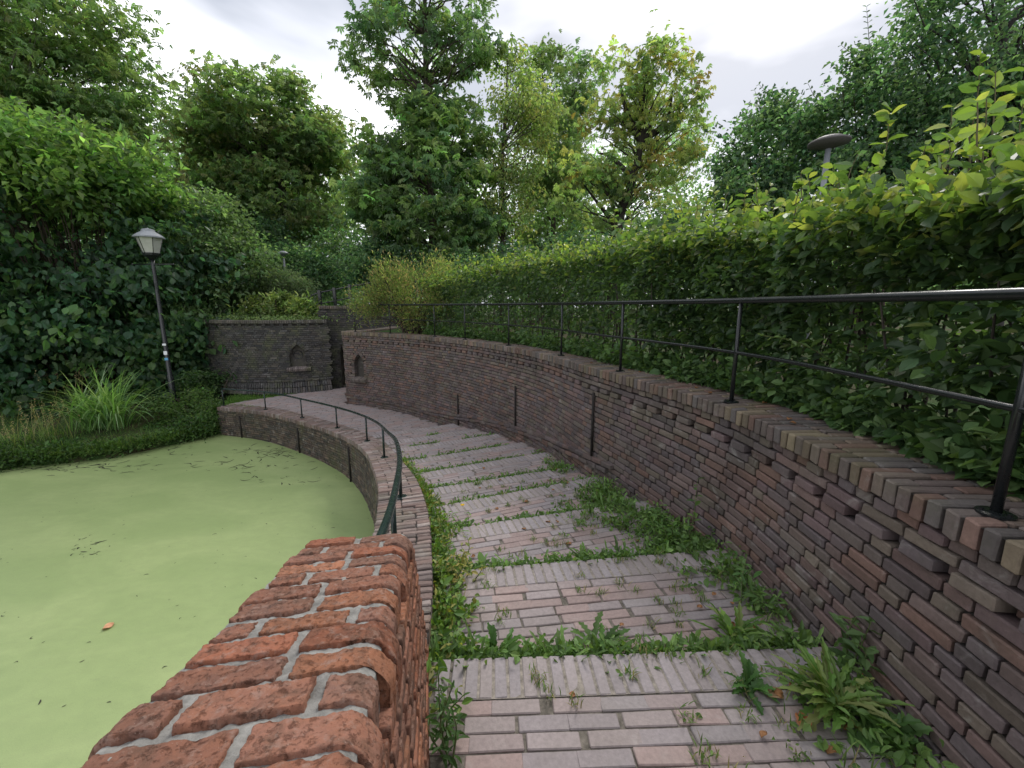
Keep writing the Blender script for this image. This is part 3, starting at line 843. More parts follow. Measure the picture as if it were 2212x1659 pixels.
# battered plinth of upright bricks
n = int(BAS.len / .075); sc = (np.arange(n) + .5) * .075
up3 = unit(np.c_[-BAS.left(sc) * .32, np.ones(n)])
for r in range(2):
    bricks(mb, np.c_[BAS.xy(sc) + BAS.left(sc) * (.05 + .06 * r - .04), 0 * sc + CAMZ - 2.58 - r * .2], np.c_[BAS.tan(sc), 0 * sc], np.cross(np.c_[BAS.tan(sc), 0 * sc], up3), up3, (.032, .05, .098), .007, pick(BAS_PAL, n, .18) * 1.1, .004)
bricks(mb, np.c_[BAS.xy(sc[::3]) + BAS.left(sc[::3]) * .0, 0 * sc[::3] + CAMZ - 2.45], np.c_[BAS.tan(sc[::3]), 0 * sc[::3]], np.c_[BAS.left(sc[::3]), 0 * sc[::3]], np.tile([0, 0, 1.], (len(sc[::3]), 1)), (.108, .06, .028), .01, pick(BAS_PAL, len(sc[::3]), .15), .003)
mb.build('brickwork', [M['bastion_brick'], M['mortar']], bast)
mb = MB(); coping_run(mb, BAS, 0, BAS.len, .07, lambda s: bz + 0 * s, .3, [(.11, .10, .088), (.13, .115, .10), (.095, .088, .08)], over=.07)
mb.build('coping', M['coping_brick'], bast)
niche(bast, BAS, sb1, zb1, .50, .38, .78, .16, M['bastion_brick'], BAS_PAL)
niche(bast, BAS, sb2, zb1 - .05, .50, .38, .78, .16, M['bastion_brick'], BAS_PAL)
def scribble(parent, pts2, s0, zc_, off, sc_=1.0, rad=.011):
    mb = MB()
    for line in pts2:
        tube(mb, [[*BAS.xy(s0 - a * sc_, off), zc_ + b * sc_] for a, b in line], rad, 5)
    mb.build('spray_paint', M['paint_black'], parent)
ring = [(.14 * math.cos(a), .14 * math.sin(a)) for a in np.linspace(0, 6.3, 18)]
scribble(bast, [ring, [(-.2, .03), (-.06, .05), (.02, .03)], [(.0, .08), (.05, -.02), (.12, .02)], [(-.05, -.1), (.02, -.13)]], sb1, zb1 + .42, -.15)
sg = s_for_px(BAS, 690, 0, fr, 1.4)
scribble(bast, [[(-.22, .02), (-.15, .1), (-.1, 0), (-.04, .09)], [(0, .1), (.03, 0), (.08, .09), (.12, .02)], [(.16, .1), (.2, .02), (.26, .1)], [(-.1, -.1), (0, -.12), (.06, -.06)]], sg, CAMZ - 1.35, .006, 1.0, .013)

GA, GB = np.array([-6.72, 14.75]), np.array([-4.2, 15.35])
gate = thing('gate_wall', 'dark brick gate wall with an arched doorway between the round wall and the curved wall', 'gate wall', (-5.7, 15, .8))
GT = Curve([GA, (GA + GB) / 2, GB]); GT.left_ = None
class Face(Curve):                             # faces the viewer: left side flipped
    def left(self, s): return -Curve.left(self, s)
GF = Face([GA, (GA + GB) / 2, GB])
gz = CAMZ + .02; s_d = 1.12
def hole_g(s, z, h): return arch_in(s, z, s_d, CAMZ - 3.0, 1.15, 1.35, 1.95, h * .5 if np.ndim(h) else 0.)
mb = MB()
wall_faces(mb, GF, 0, GF.len, gz - .1, lambda s: CAMZ - 2.95 + 0 * s, [tuple(q * .8 for q in c) for c in BAS_PAL], hole_g, course=.066)
backing(mb, GF, 0, GF.len, gz - .06, lambda s: CAMZ - 3 + 0 * s, -.012, 1, hole_g)
sd_ = np.linspace(0, 1, 2)
lp = GF.xy(0.0); gl_ = GF.left(0.0)
mb.add([[*lp, gz - .06], [*(lp - gl_ * .5), gz - .06], [*(lp - gl_ * .5), .6], [*lp, .6]], np.array([[0, 1, 2, 3]]), (1, 1, 1), 1)
mb.build('brickwork', [M['bastion_brick'], M['mortar']], gate)
mb = MB(); coping_run(mb, GF, 0, GF.len, .07, lambda s: gz + 0 * s, .5, [(.13, .105, .09), (.15, .12, .10), (.11, .095, .085)], over=.06)
mb.build('coping', M['coping_brick'], gate)
mb = MB()
aa = np.linspace(-.575, .575, 13); top = CAMZ - 3.0 + 1.35 + .6 * np.sqrt(np.clip(1 - np.abs(aa) / .575, 0, 1))
ol = [(-.575, CAMZ - 3)] + list(zip(aa, top)) + [(.575, CAMZ - 3)]
A_ = [[*GF.xy(s_d + a, -.005), z] for a, z in ol]; B_ = [[*GF.xy(s_d + a, -3.0), z] for a, z in ol]
ribbon(mb, A_, B_, (.13, .115, .10)); mb.add(B_, np.array([list(range(len(B_)))]), (.1, .09, .08))
_q = [np.array([*GF.xy(s_d + a, d), CAMZ - 2.885]) for a, d in ((-.58, .02), (.58, .02), (.58, -3.0), (-.58, -3.0))]; mb.add(_q, np.array([[0, 1, 2, 3]]), (.13, .115, .10))
mb.build('doorway', M['bastion_brick'], gate)
mb = MB(); tube(mb, [[*GF.xy(s_d - .2, .0), 2.3], [*GF.xy(s_d - .05, .35), 2.32]], .03, 8); mb.build('spout', M['rust_iron'], gate)

# ------------------------------------------------------------------ railings
def flange(mb, p, r=.052):
    lathe(mb, p, [(r, 0), (r, .008), (r * .8, .012), (r * .5, .013)], 14)
    for a in (.6, 2.7, 4.8): lathe(mb, [p[0] + r * .74 * math.cos(a), p[1] + r * .74 * math.sin(a), p[2] + .011], [(.007, 0), (.007, .008), (0, .009)], 6)
rail = thing('handrail', 'black iron railing with two rails along the top of the tall brick wall', 'railing', (1.75, 2.2, zc))
RH = .762
ro = -.13
ss = np.linspace(.2, S_RAIL, 150)
mb = MB(); tube(mb, np.c_[OUT.xy(ss, ro), 0 * ss + zc + RH], .0225, 12); mb.build('top_rail', M['iron'], rail, True)
mb = MB(); tube(mb, np.c_[OUT.xy(ss, ro), 0 * ss + zc + RH * .5], .0135, 10); mb.build('middle_rail', M['iron'], rail, True)
for (px, py) in [(766, 717), (845, 720), (939.5, 727), (1033, 732), (1130, 745), (1241.5, 767), (1370, 801), (1585, 869), (2226, 1114)]:
    q = at_level(px, py, COP_L); s = OUT.nearest(q[0], q[1]); p = OUT.xy(s, ro)
    mb = MB(); tube(mb, [[*p, zc - .01], [*p, zc + RH]], .0155, 10); po = mb.build('post', M['iron'], rail, True)
    mb = MB(); flange(mb, [*p, zc]); mb.build('base_plate', M['iron'], po, False)
q = OUT.xy(.6, ro); mb = MB(); tube(mb, [[*q, zc - .01], [*q, zc + RH]], .0155, 10); po = mb.build('post', M['iron'], rail, True)
prail = thing('handrail', 'dark green iron handrail on short posts along the low pond wall', 'railing', (-1.5, 4.5, 2))
RH2 = .5; co2 = -.215
ss = np.linspace(.9, INN.len - .02, 160)
mb = MB(); tube(mb, np.c_[INN.xy(ss, co2), zlow(ss) + RH2], .0225, 12); mb.build('top_rail', M['green_iron'], prail, True)
for (px, py) in [(483, 878), (574.5, 885), (655, 899), (730, 916), (801, 943), (832, 989), (856, 1075), (880, 1250)]:
    best = min(ss, key=lambda s: (1106 + FPX * INN.xy(s, co2)[0] / (INN.xy(s, co2)[1] * math.cos(PITCH) + (CAMZ - zlow(s)) * math.sin(PITCH)) - px)**2 +
               (829.5 + FPX * ((CAMZ - zlow(s)) * math.cos(PITCH) - INN.xy(s, co2)[1] * math.sin(PITCH)) / (INN.xy(s, co2)[1] * math.cos(PITCH) + (CAMZ - zlow(s)) * math.sin(PITCH)) - py)**2)
    p = INN.xy(best, co2); z = float(zlow(best))
    mb = MB(); tube(mb, [[*p, z - .01], [*p, z + RH2]], .017, 10); po = mb.build('post', M['green_iron'], prail, True)
    mb = MB(); flange(mb, [*p, z + .001], .06); mb.build('base_plate', M['green_iron'], po, False)
br = thing('bridge_railing', 'black bridge railing with square posts above the gate wall', 'railing', at_dist(715, 655, 16.5))
pts = [at_dist(560, 668, 15.6), at_dist(640, 650, 16), at_dist(690, 632, 16.4), at_dist(722, 626, 16.6), at_dist(755, 619, 16.8), at_dist(828, 606, 17.2), at_dist(900, 598, 17.6)]
for nm, dz, rr in (('top_rail', 0, .028), ('middle_rail', -.42, .022)):
    mb = MB(); tube(mb, [p + [0, 0, dz] for p in pts], rr, 8); mb.build(nm, M['iron'], br, True)
for p in pts[1:]:
    mb = MB(); bricks(mb, [p + [0, 0, -.45]], np.array([[1., 0, 0]]), np.array([[0, 1., 0]]), np.array([[0, 0, 1.]]), (.055, .055, .53), .008); mb.build('post', M['iron'], br)

# ------------------------------------------------------------------ lamps
LY = 12.6
lt = at_dist(327, 494, LY); lx = at_dist(329, 560, LY)[0]
lamp = thing('street_lamp', 'black park lamp post with a frosted lantern and stickers beside the pond', 'street lamp', (lx, LY, .35))
ztop = lt[2]; px_m = LY / FPX
mb = MB(); zg = .3; zl0 = at_dist(329, 560, LY)[2]
lathe(mb, [lx, LY, 0], [(.10, zg), (.10, zg + .5), (.085, zg + .55), (.085, zg + 1.3), (.065, zg + 1.36), (.05, zl0 - .25), (.05, zl0)], 14)
mb.build('pole', M['iron'], lamp, True)
mb = MB(); za = at_dist(329, 571, LY)[2]
tube(mb, [[lx - .6, LY, za], [lx + .6, LY, za]], .016, 8)
for q in (-.6, .6): lathe(mb, [lx + q, LY, za], [(0, -.03), (.03, 0), (0, .03)], 8)
mb.build('ladder_bar', M['iron'], lamp, True)
zg0, zg1, zr = at_dist(329, 547, LY)[2], at_dist(329, 513, LY)[2], at_dist(327, 499, LY)[2]
r0, r1 = 13.5 * px_m, 22.5 * px_m
mb = MB(); lathe(mb, [lx, LY, 0], [(.07, zl0), (r0 + .02, zg0 - .06), (r0 + .03, zg0)], 8); mb.build('lantern_base', M['iron'], lamp)
mb = MB(); lathe(mb, [lx, LY, 0], [(r0, zg0), (r1, zg1)], 6, rot=.4); mb.build('lantern_glass', M['lamp_glass'], lamp)
mb = MB()
for k in range(6):
    a = .4 + k * math.pi / 3
    tube(mb, [[lx + (r0 + .008) * math.cos(a), LY + (r0 + .008) * math.sin(a), zg0], [lx + (r1 + .008) * math.cos(a), LY + (r1 + .008) * math.sin(a), zg1]], .008, 6)
mb.build('lantern_frame', M['iron'], lamp)
mb = MB(); rr = 26.5 * px_m
lathe(mb, [lx, LY, 0], [(rr, zg1 - .02), (rr, zg1 + .015), (rr * .75, zg1 + .09), (rr * .45, zg1 + .16), (rr * .4, zg1 + .22), (.03, zg1 + .25), (0, zg1 + .27)], 18)
mb.build('lantern_roof', M['grey_steel'], lamp, False)
for (py, m_, hh_) in [(762, 'paper', .055), (775, 'blue_paper', .035), (744, 'paper', .03)]:
    mb = MB(); zz_ = at_dist(362, py, LY)[2]; aa = np.linspace(3.6, 5.6, 7)
    rr_ = .0885 if zz_ < zg + 1.3 else .072
    A_ = [[lx + rr_ * math.cos(a), LY + rr_ * math.sin(a), zz_ + hh_] for a in aa]; B_ = [[q[0], q[1], zz_ - hh_] for q in A_]
    ribbon(mb, A_, B_); mb.build('sticker', M[m_], lamp)
def disc_lamp(px, py, y, rpx, zbase, label, m_='grey_steel'):
    p = at_dist(px, py, y); k = y / FPX
    o = thing('street_lamp', label, 'street lamp', (p[0], y, zbase))
    mb = MB(); lathe(mb, [p[0], y, 0], [(.075, zbase), (.07, p[2] - 1.5), (.05, p[2] - 1.4), (.045, p[2] - .02)], 12); mb.build('pole', M['grey_steel'], o, True)
    mb = MB(); r = rpx * k
    lathe(mb, [p[0], y, p[2]], [(.05, -.06), (r * .5, -.02), (r, .03), (r * .98, .06), (r * .6, .12), (0, .15)], 20); mb.build('lamp_head', M[m_], o, True)
    return o
disc_lamp(612, 549, 19.5, 10, 2.6, 'small grey disc lamp on a thin pole far off before the dark trees')
disc_lamp(1790, 314, 8.0, 36, 2.9, 'wide dark grey disc lamp half hidden behind the leafy hedge', 'dark_steel')

# ------------------------------------------------------------------ ground, water
def hgt(x, y):
    x = np.asarray(x, float); y = np.asarray(y, float)
    inp = in_poly(x, y, POND); inc = in_poly(x, y, CORRIDOR)
    z = np.full(x.shape, 2.93)
    # left bank and lawn: rises with distance from the pond
    pp = np.array(POND); dmin = np.full(x.shape, 1e9)
    for i in range(len(pp)):
        a, b = pp[i], pp[(i + 1) % len(pp)]; ab = b - a
        t = np.clip(((x - a[0]) * ab[0] + (y - a[1]) * ab[1]) / (ab @ ab), 0, 1)
        dmin = np.minimum(dmin, np.hypot(x - a[0] - t * ab[0], y - a[1] - t * ab[1]))
    bank = .02 + .33 * np.clip(dmin / .5, 0, 1) + .07 * np.clip(dmin - .5, 0, 5) + .22 * np.clip(dmin - 5.5, 0, 9)
    isb = (x < -6.3) | (y < -6)
    isb |= (x < -3) & (y < 12)
    inb = np.hypot(x - BC[0], y - BC[1]) < BR - .1
    z = np.where(isb & ~inp, np.minimum(bank, 2.93), z)
    z = np.where(inb, CAMZ - .55, z)
    z = np.where(inc, zpath(x, y) - .13, z)
    z = np.where(inp, -.6, z)
    far = np.hypot(x, y)
    return z
mb = MB()
gx = np.r_[-400, -200, -110, -70, -50, np.arange(-36, 16, .16), 18, 22, 28, 36, 50, 80, 130, 220, 400]
gy = np.r_[-300, -120, -60, -30, np.arange(-14, 24, .16), 26, 30, 36, 45, 60, 90, 140, 240, 500]
X, Y = np.meshgrid(gx, gy); Zg = hgt(X, Y)
nx = len(gx); i, k = np.meshgrid(np.arange(len(gy) - 1), np.arange(nx - 1), indexing='ij'); b = (i * nx + k).ravel()
fq = np.stack([b, b + 1, b + 1 + nx, b + nx], 1); zq = Zg.ravel()[fq]; rg = zq.max(1) - zq.min(1)
fq = fq[~((rg > 1.1) | ((rg > .3) & (zq.min(1) > .1) & (X.ravel()[fq[:, 0]] > -6.5) & (Y.ravel()[fq[:, 0]] < 14)))]   # the steps in level lie inside the walls
mb.add(np.stack([X, Y, Zg], -1).reshape(-1, 3), fq)
struct(mb.build('ground', M['ground'], smooth=True))
mb = MB(); gx = np.linspace(-30, 2, 33); gy = np.linspace(-14, 14, 29); X, Y = np.meshgrid(gx, gy); n = len(gx)
i, k = np.meshgrid(np.arange(len(gy) - 1), np.arange(n - 1), indexing='ij'); b = (i * n + k).ravel()
mb.add(np.stack([X, Y, 0 * X], -1).reshape(-1, 3), np.stack([b, b + 1, b + 1 + n, b + n], 1))
struct(mb.build('water', M['duckweed']))

# ------------------------------------------------------------------ trees and shrubs
def lobe(px, py, rpx, y, ry=None, rd=None):
    p = at_dist(px, py, y); k = math.hypot(y, p[0]) / FPX * .95
    rx = rpx * k; return (p[0], p[1], p[2], rx, rd or rx * .9, (ry or rpx) * k)
def crown(mb, lobes, nclu, per, lsz, pal, csd, tmpl=LEAF4, asp=.6, spread=.4, shell=.55, flat=.55, updir=-.15, w=None, msd=.18, frill=0.0, lump=0.0):
    """leaf sprays through the crown's volume; returns spray centres"""
    nclu = int(nclu * (1.45 if lump else 1)); vol = np.array([(l[3] * l[4] * l[5])**.7 for l in lobes]); cnt = rng.multinomial(nclu, vol / vol.sum())
    cen = []
    for l, c in zip(lobes, cnt):
        d = unit(rng.normal(size=(c, 3))); r = .86 * rng.uniform(shell, 1.0, c)**.6
        r *= 1 + .34 * np.array([mnoise.noise(Vector(q * 2.2) + Vector(l[:3])) for q in d]) + frill * rng.uniform(-.2, 1, c)**3
        cen.append(np.array(l[:3]) + d * r[:, None] * np.array(l[3:6]))
    cen = np.vstack(cen)
    if lump:
        off = rng.uniform(0, 50); v = np.array([mnoise.noise(Vector(c * lump) + Vector((off, 0, 0))) + .5 * mnoise.noise(Vector(c * lump * 2.3)) for c in cen])
        cen = cen[v > np.quantile(v, .38)]
    n = len(cen)
    nl = rng.poisson(per, n); idx = np.repeat(np.arange(n), nl); m = len(idx)
    cc = pick(pal, n, csd, w)
    P = cen[idx] + rng.normal(0, spread, (m, 3)) * [1, 1, flat]
    out = unit(P - np.array(lobes[0][:3]))
    D = rand_dirs(m, updir - .25, out, .5); Nn = rand_dirs(m, 1.3)
    col = np.clip(cc[idx] * np.exp(rng.normal(0, msd, (m, 1))) * np.exp(rng.normal(0, .06, (m, 3))), 0, 1)
    leaves(mb, P, D, Nn, lsz * np.exp(rng.normal(0, .2, m)), tmpl, asp, col)
    return cen
def branches(mb, trunk, cen, nb, r0, col, sides=5):
    T = np.asarray(trunk, float)
    for c in cen[rng.choice(len(cen), min(nb, len(cen)), replace=False)]:
        zt = c[2] - .45 * np.hypot(*(c[:2] - T[0, :2])) - rng.uniform(0, 1.0)
        j = np.argmin(np.abs(T[:, 2] - zt)); a = T[min(j, len(T) - 1)]
        L = np.linalg.norm(c - a); t = np.linspace(0, 1, 6)[:, None]
        p = a + (c - a) * t + np.array([0, 0, .10 * L]) * np.sin(np.pi * t) * rng.uniform(-.3, 1) + rng.normal(0, .03 * L, (6, 3)) * np.sin(np.pi * t)
        r = min(r0, .012 * L + .012)
        tube(mb, p, np.linspace(r, .006, 6), sides, col, cap=False)
def trunk_pts(pts, n=30):
    return Curve3(pts, n)
def Curve3(pts, n):
    p = np.array(pts, float); t = np.linspace(0, len(p) - 1, n); i = np.minimum(t.astype(int), len(p) - 2); u = (t - i)[:, None]
    q = np.vstack([2 * p[0] - p[1], p, 2 * p[-1] - p[-2]])
    a, b, c, d = q[i], q[i + 1], q[i + 2], q[i + 3]
    return .5 * (2 * b + (c - a) * u + (2 * a - 5 * b + 4 * c - d) * u**2 + (3 * b - a - 3 * c + d) * u**3)
BARK = (.075, .062, .052)
def tree(name, label, cat, tr, r0, lobes, nclu, per, lsz, pal, nb=90, group=None, tmpl=LEAF4, asp=.6, bark=BARK, limbs=(), **kw):
    T = Curve3(tr, 36)
    o = thing(name, label, cat, T[0], group)
    kw.setdefault('lump', .75); mb = MB(); cen = crown(mb, lobes, nclu, per, lsz, pal, kw.pop('csd', .22), tmpl, asp, **kw); mb.build('crown', M['leaf'], o)
    mb = MB(); tube(mb, T, np.linspace(r0, r0 * .12, len(T)), 10, bark)
    for lm in limbs:
        Q = Curve3(lm, 16); tube(mb, Q, np.linspace(r0 * .5, .03, 16), 7, bark)
    mb.build('trunk', M['bark'], o, True)
    mb = MB(); branches(mb, T, cen, nb, r0 * .3, bark); mb.build('branches', M['bark'], o, True)
    return o
G1 = [(.135, .205, .08), (.155, .225, .086), (.115, .18, .074), (.18, .245, .095)]
GD = [(.042, .092, .050), (.055, .11, .056), (.072, .135, .062), (.036, .08, .046)]
GY = [(.20, .255, .095), (.235, .28, .105), (.165, .23, .09), (.25, .26, .09)]
GB_ = [(.105, .175, .092), (.125, .20, .10), (.09, .152, .085), (.145, .22, .105)]
GR = [(.135, .19, .075), (.155, .19, .08), (.11, .175, .072), (.155, .165, .07), (.095, .16, .07)]
# tall centre chestnut
y = 20.0
tr = [at_dist(936, 640, y), at_dist(935, 480, y), at_dist(926, 330, y), at_dist(920, 160, y), at_dist(918, -20, y), at_dist(920, -120, y)]; tr[0][2] = 2.6
tree('chestnut_tree', 'tallest dark green chestnut tree with open upper branches rising past the top edge', 'tree', tr, .24,
     [lobe(925, 430, 150, y, 140), lobe(870, 300, 95, y), lobe(990, 290, 85, y), lobe(830, 470, 80, y, 100), lobe(1010, 450, 70, y, 110), lobe(920, 230, 60, y, 60)], 430, 18, .28, GB_ + G1, 110, tmpl=PALM, asp=1.0, spread=.42, flat=.35, updir=-.5)
top = bpy.data.objects
mbx = MB()
cen = crown(mbx, [lobe(900, 80, 130, y, 90), lobe(800, 130, 62, y, 60), lobe(1010, 110, 80, y, 60), lobe(930, -40, 150, y, 70), lobe(1085, 80, 30, y, 22)], 210, 12, .25, G1 + GB_, .2, PALM, 1.0, .26, .3, .6, -.6, frill=.3)
_ch = [o for o in bpy.data.objects if o.name.startswith('chestnut_tree')][0]
mbx.build('upper_crown', M['leaf'], _ch)
mb = MB(); branches(mb, Curve3(tr, 40), cen, 90, .07, BARK); mb.build('branches', M['bark'], _ch, True)
# slender yellow green tree
y = 21.0
tr = [at_dist(1083, 640, y), at_dist(1086, 480, y), at_dist(1086, 330, y), at_dist(1093, 220, y), at_dist(1098, 110, y)]; tr[0][2] = 2.6
tree('ash_tree', 'slender pale yellow green tree with a thin straight trunk right of the tallest chestnut', 'tree', tr, .13,
     [lobe(1105, 190, 55, y, 75), lobe(1110, 320, 85, y, 90), lobe(1090, 430, 80, y, 80), lobe(1150, 240, 60, y, 80), lobe(1090, 520, 80, y, 60)], 420, 30, .15, GY + [(.10, .15, .04)], 90, spread=.3, updir=-.4)
# two trees behind
y = 27.0
tr = [at_dist(1190, 640, y), at_dist(1195, 450, y), at_dist(1180, 300, y), at_dist(1170, 130, y)]; tr[0][2] = 2.6
tree('chestnut_tree', 'green tree with several upright stems just behind the slender pale tree', 'tree', tr, .2,
     [lobe(1165, 180, 60, y, 85), lobe(1190, 330, 85, y, 110), lobe(1180, 470, 90, y, 90)], 280, 20, .22, G1, 90, spread=.4, updir=-.4, tmpl=PALM, asp=1.0)
tr = [at_dist(1235, 640, y + 2), at_dist(1232, 450, y + 2), at_dist(1228, 300, y + 2), at_dist(1240, 150, y + 2)]; tr[0][2] = 2.6
tree('chestnut_tree', 'narrow dark topped tree between the pale slender tree and the yellowing one', 'tree', tr, .2,
     [lobe(1245, 170, 50, y + 2, 55), lobe(1235, 270, 48, y + 2, 85), lobe(1245, 420, 70, y + 2, 90)], 200, 18, .22, GB_ + G1, 80, spread=.36, updir=-.4, tmpl=PALM, asp=1.0)
# yellowing leaning tree
y = 22.0
tr = [at_dist(1322, 620, y), at_dist(1335, 490, y), at_dist(1362, 400, y), at_dist(1385, 310, y), at_dist(1388, 240, y), at_dist(1400, 130, y)]; tr[0][2] = 2.6
tree('chestnut_tree', 'yellowing chestnut tree with a thick leaning forked trunk', 'tree', tr, .3,
     [lobe(1420, 190, 95, y, 95), lobe(1345, 200, 75, y, 75), lobe(1300, 330, 85, y, 80), lobe(1440, 310, 70, y, 90), lobe(1270, 420, 85, y, 75), lobe(1390, 420, 75, y, 60)], 240, 17, .24,
     GY + GY + G1 + [(.24, .20, .06)], 120, tmpl=PALM, asp=1.0, spread=.36, updir=-.4, bark=(.04, .034, .03),
     limbs=[[at_dist(1335, 490, y), at_dist(1300, 450, y), at_dist(1262, 400, y)], [at_dist(1368, 385, y), at_dist(1320, 340, y), at_dist(1290, 330, y)], [at_dist(1388, 300, y), at_dist(1440, 260, y), at_dist(1455, 180, y)], [at_dist(1385, 310, y), at_dist(1350, 230, y), at_dist(1340, 170, y)]])
# trees behind the left side
y = 25.0
tr = [at_dist(620, 640, y), at_dist(618, 500, y), at_dist(600, 350, y), at_dist(560, 200, y)]; tr[0][2] = 2.4
tree('maple_tree', 'broad reddish green tree with a rounded top left of centre', 'tree', tr, .35,
     [lobe(555, 265, 135, y, 85), lobe(460, 310, 60, y, 75), lobe(650, 300, 85, y, 70), lobe(495, 430, 100, y, 80), lobe(600, 440, 120, y, 90), lobe(700, 330, 55, y, 60), lobe(620, 190, 30, y, 30)], 1050, 19, .25, GR + G1 + G1, 110, spread=.55, flat=.35, updir=-.4, tmpl=PALM, asp=1.0)
y = 17.5
tr = [at_dist(20, 700, y), at_dist(25, 450, y), at_dist(32, 250, y), at_dist(40, 60, y)]; tr[0][2] = 1.2
tree('maple_tree', 'tall leafy green tree filling the upper left corner above the huge shrub', 'tree', tr, .26,
     [lobe(90, 130, 150, y, 110), lobe(-60, 200, 150, y, 150), lobe(160, 250, 90, y, 90), lobe(225, 330, 50, y, 50), lobe(110, 40, 85, y, 45), lobe(80, 330, 140, y, 90), lobe(180, 150, 55, y, 45)], 1000, 19, .21, GR + G1 + G1 + G1, 130, spread=.5, flat=.35, updir=-.5, bark=(.16, .14, .12), frill=.25, tmpl=PALM, asp=1.0)
# far wood behind everything, reads as one mass
mb = MB()
lb = []
for px in range(-250, 2500, 85):
    yy = rng.uniform(33, 40)
    lb.append(lobe(px + rng.uniform(-20, 20), 540 + rng.uniform(-20, 20), 85, yy, 120 + (40 if 650 < px < 900 else 0)))
    lb.append(lobe(px + 40, 620, 95, yy - 4, 70))
    if px < 1500: lb.append(lobe(px + rng.uniform(-20, 20), 400 + rng.uniform(-50, 30), 70, yy + 3, 110))
crown(mb, lb, 8500, 26, .34, [(.15, .235, .13), (.17, .25, .14), (.125, .205, .12), (.19, .26, .13)], .2, spread=.8, shell=.3, flat=.4)
o = struct(mb.build('far_wood', M['leaf']), 'stuff'); o["label"] = 'far green wood of trees closing the view behind the hedge'; o["category"] = 'wood'
def shrub(name, label, lobes, nclu, per, lsz, pal, base=None, group=None, stems=14, mat='leaf', cat='shrub', tmpl=LEAF4, asp=.6, **kw):
    l0 = lobes[0]; zb = min(l[2] - l[5] for l in lobes); bs = base if base is not None else (l0[0], l0[1], max(zb, .3))
    o = thing(name, label, cat, bs, group)
    kw.setdefault('lump', 1.2); mb = MB(); cen = crown(mb, lobes, nclu, per, lsz, pal, kw.pop('csd', .25), tmpl, asp, **kw); mb.build('foliage', M[mat], o)
    mb = MB()
    for c in cen[rng.choice(len(cen), min(stems, len(cen)), replace=False)]:
        a = np.array(bs) + np.r_[rng.normal(0, .15 * l0[3], 2), 0]; a[2] = bs[2] - .1
        t = np.linspace(0, 1, 6)[:, None]; p = a + (c - a) * t; p[:, 2] += np.sin(np.pi * t[:, 0]) * .12 * np.linalg.norm(c - a)
        tube(mb, p, np.linspace(.035, .008, 6), 5, (.07, .055, .045), cap=False)
    mb.build('stems', M['bark'], o, True)
    return o
# left bank shrubs
y = 14.0
shrub('shrub', 'huge dark green shrub with overhanging layers left of the lamp post', [lobe(150, 560, 210, 15.5, 200), lobe(20, 700, 160, 14.5, 150), lobe(300, 690, 130, 14.3, 140), lobe(60, 480, 160, 15.5, 110), lobe(380, 560, 100, 15.3, 120), lobe(200, 770, 170, 14.2, 90), lobe(385, 740, 58, 14.0, 110), lobe(-150, 600, 160, 14.0, 220)],
      1150, 34, .21, GD + [(.075, .135, .05)], stems=40, spread=.42, flat=.3, shell=.62, asp=.75, updir=-.55, base=(-14.5, 15.5, .8), tmpl=LEAF8)
shrub('young_tree', 'bright yellow green young tree above the huge dark shrub at the left edge', [lobe(70, 340, 120, 13.5, 70), lobe(200, 350, 90, 14, 60), lobe(290, 370, 55, 14.5, 60), lobe(-30, 320, 90, 13, 80), lobe(150, 420, 150, 14.3, 60)],
      380, 28, .22, [(.12, .20, .06), (.145, .225, .065), (.09, .165, .055)], stems=50, spread=.36, flat=.4, shell=.4, updir=.1, base=(-15.2, 15.0, .8), cat='tree')
shrub('shrub', 'paler grey green rounded shrub right of the lantern', [lobe(440, 500, 85, 16.5, 90), lobe(510, 560, 70, 16, 70), lobe(400, 600, 80, 16, 90), lobe(440, 650, 50, 15.0, 60), lobe(520, 545, 40, 17, 50)],
      460, 30, .15, [(.095, .15, .065), (.12, .175, .075), (.08, .13, .06)], stems=24, spread=.26, shell=.55, updir=-.3, base=(-11.8, 17.2, 1.2))
shrub('shrub', 'feathery grey green spreading shrub above the round far wall', [lobe(585, 615, 75, 17.5, 34), lobe(530, 625, 50, 17.2, 30), lobe(640, 630, 45, 17.8, 22)],
      300, 46, .13, [(.115, .155, .095), (.14, .18, .11), (.09, .13, .075)], stems=30, spread=.22, flat=.35, updir=.1, asp=.25, base=(-8.9, 18.6, 3.0))
for i, (px, py, r, lab) in enumerate([(538, 662, 24, 'leftmost of three yellow green rhododendrons on the round wall'), (605, 656, 23, 'middle one of three yellow green rhododendrons on the round wall'), (660, 663, 23, 'rhododendron nearest the gate pillar on the round wall')]):
    shrub('rhododendron', lab, [lobe(px, py, r * 1.1, 15.4, r * .95), lobe(px + 3, py + 14, r * 1.2, 15.3, r * .6)], 70, 20, .16, [(.15, .215, .07), (.20, .25, .085), (.115, .175, .06)], group='rhododendrons on the round wall', stems=10, spread=.13, updir=.35, tmpl=LEAF8, asp=.38, base=at_dist(px, 688, 15.5), mat='gloss_leaf')
mb = MB(); th = rng.uniform(0, 2 * np.pi, 900); rr_ = np.sqrt(rng.uniform(0, 1, 900)) * 3.2
P = np.c_[BC[0] + rr_ * np.cos(th), BC[1] + rr_ * np.sin(th), np.full(900, CAMZ - .50)]
P = np.repeat(P, 6, 0) + rng.normal(0, .1, (5400, 3)) * [1, 1, .5]; P[:, 2] = np.maximum(P[:, 2] + .08, CAMZ - .52)
leaves(mb, P, rand_dirs(5400, .4), rand_dirs(5400, 1.5), .09, LEAF4, .6, pick(G1 + [(.10, .17, .05)], 5400, .2))
o = struct(mb.build('ground_cover', M['weed_leaf']), 'stuff'); o["label"] = 'low green ground cover on top of the round wall'; o["category"] = 'ground cover'
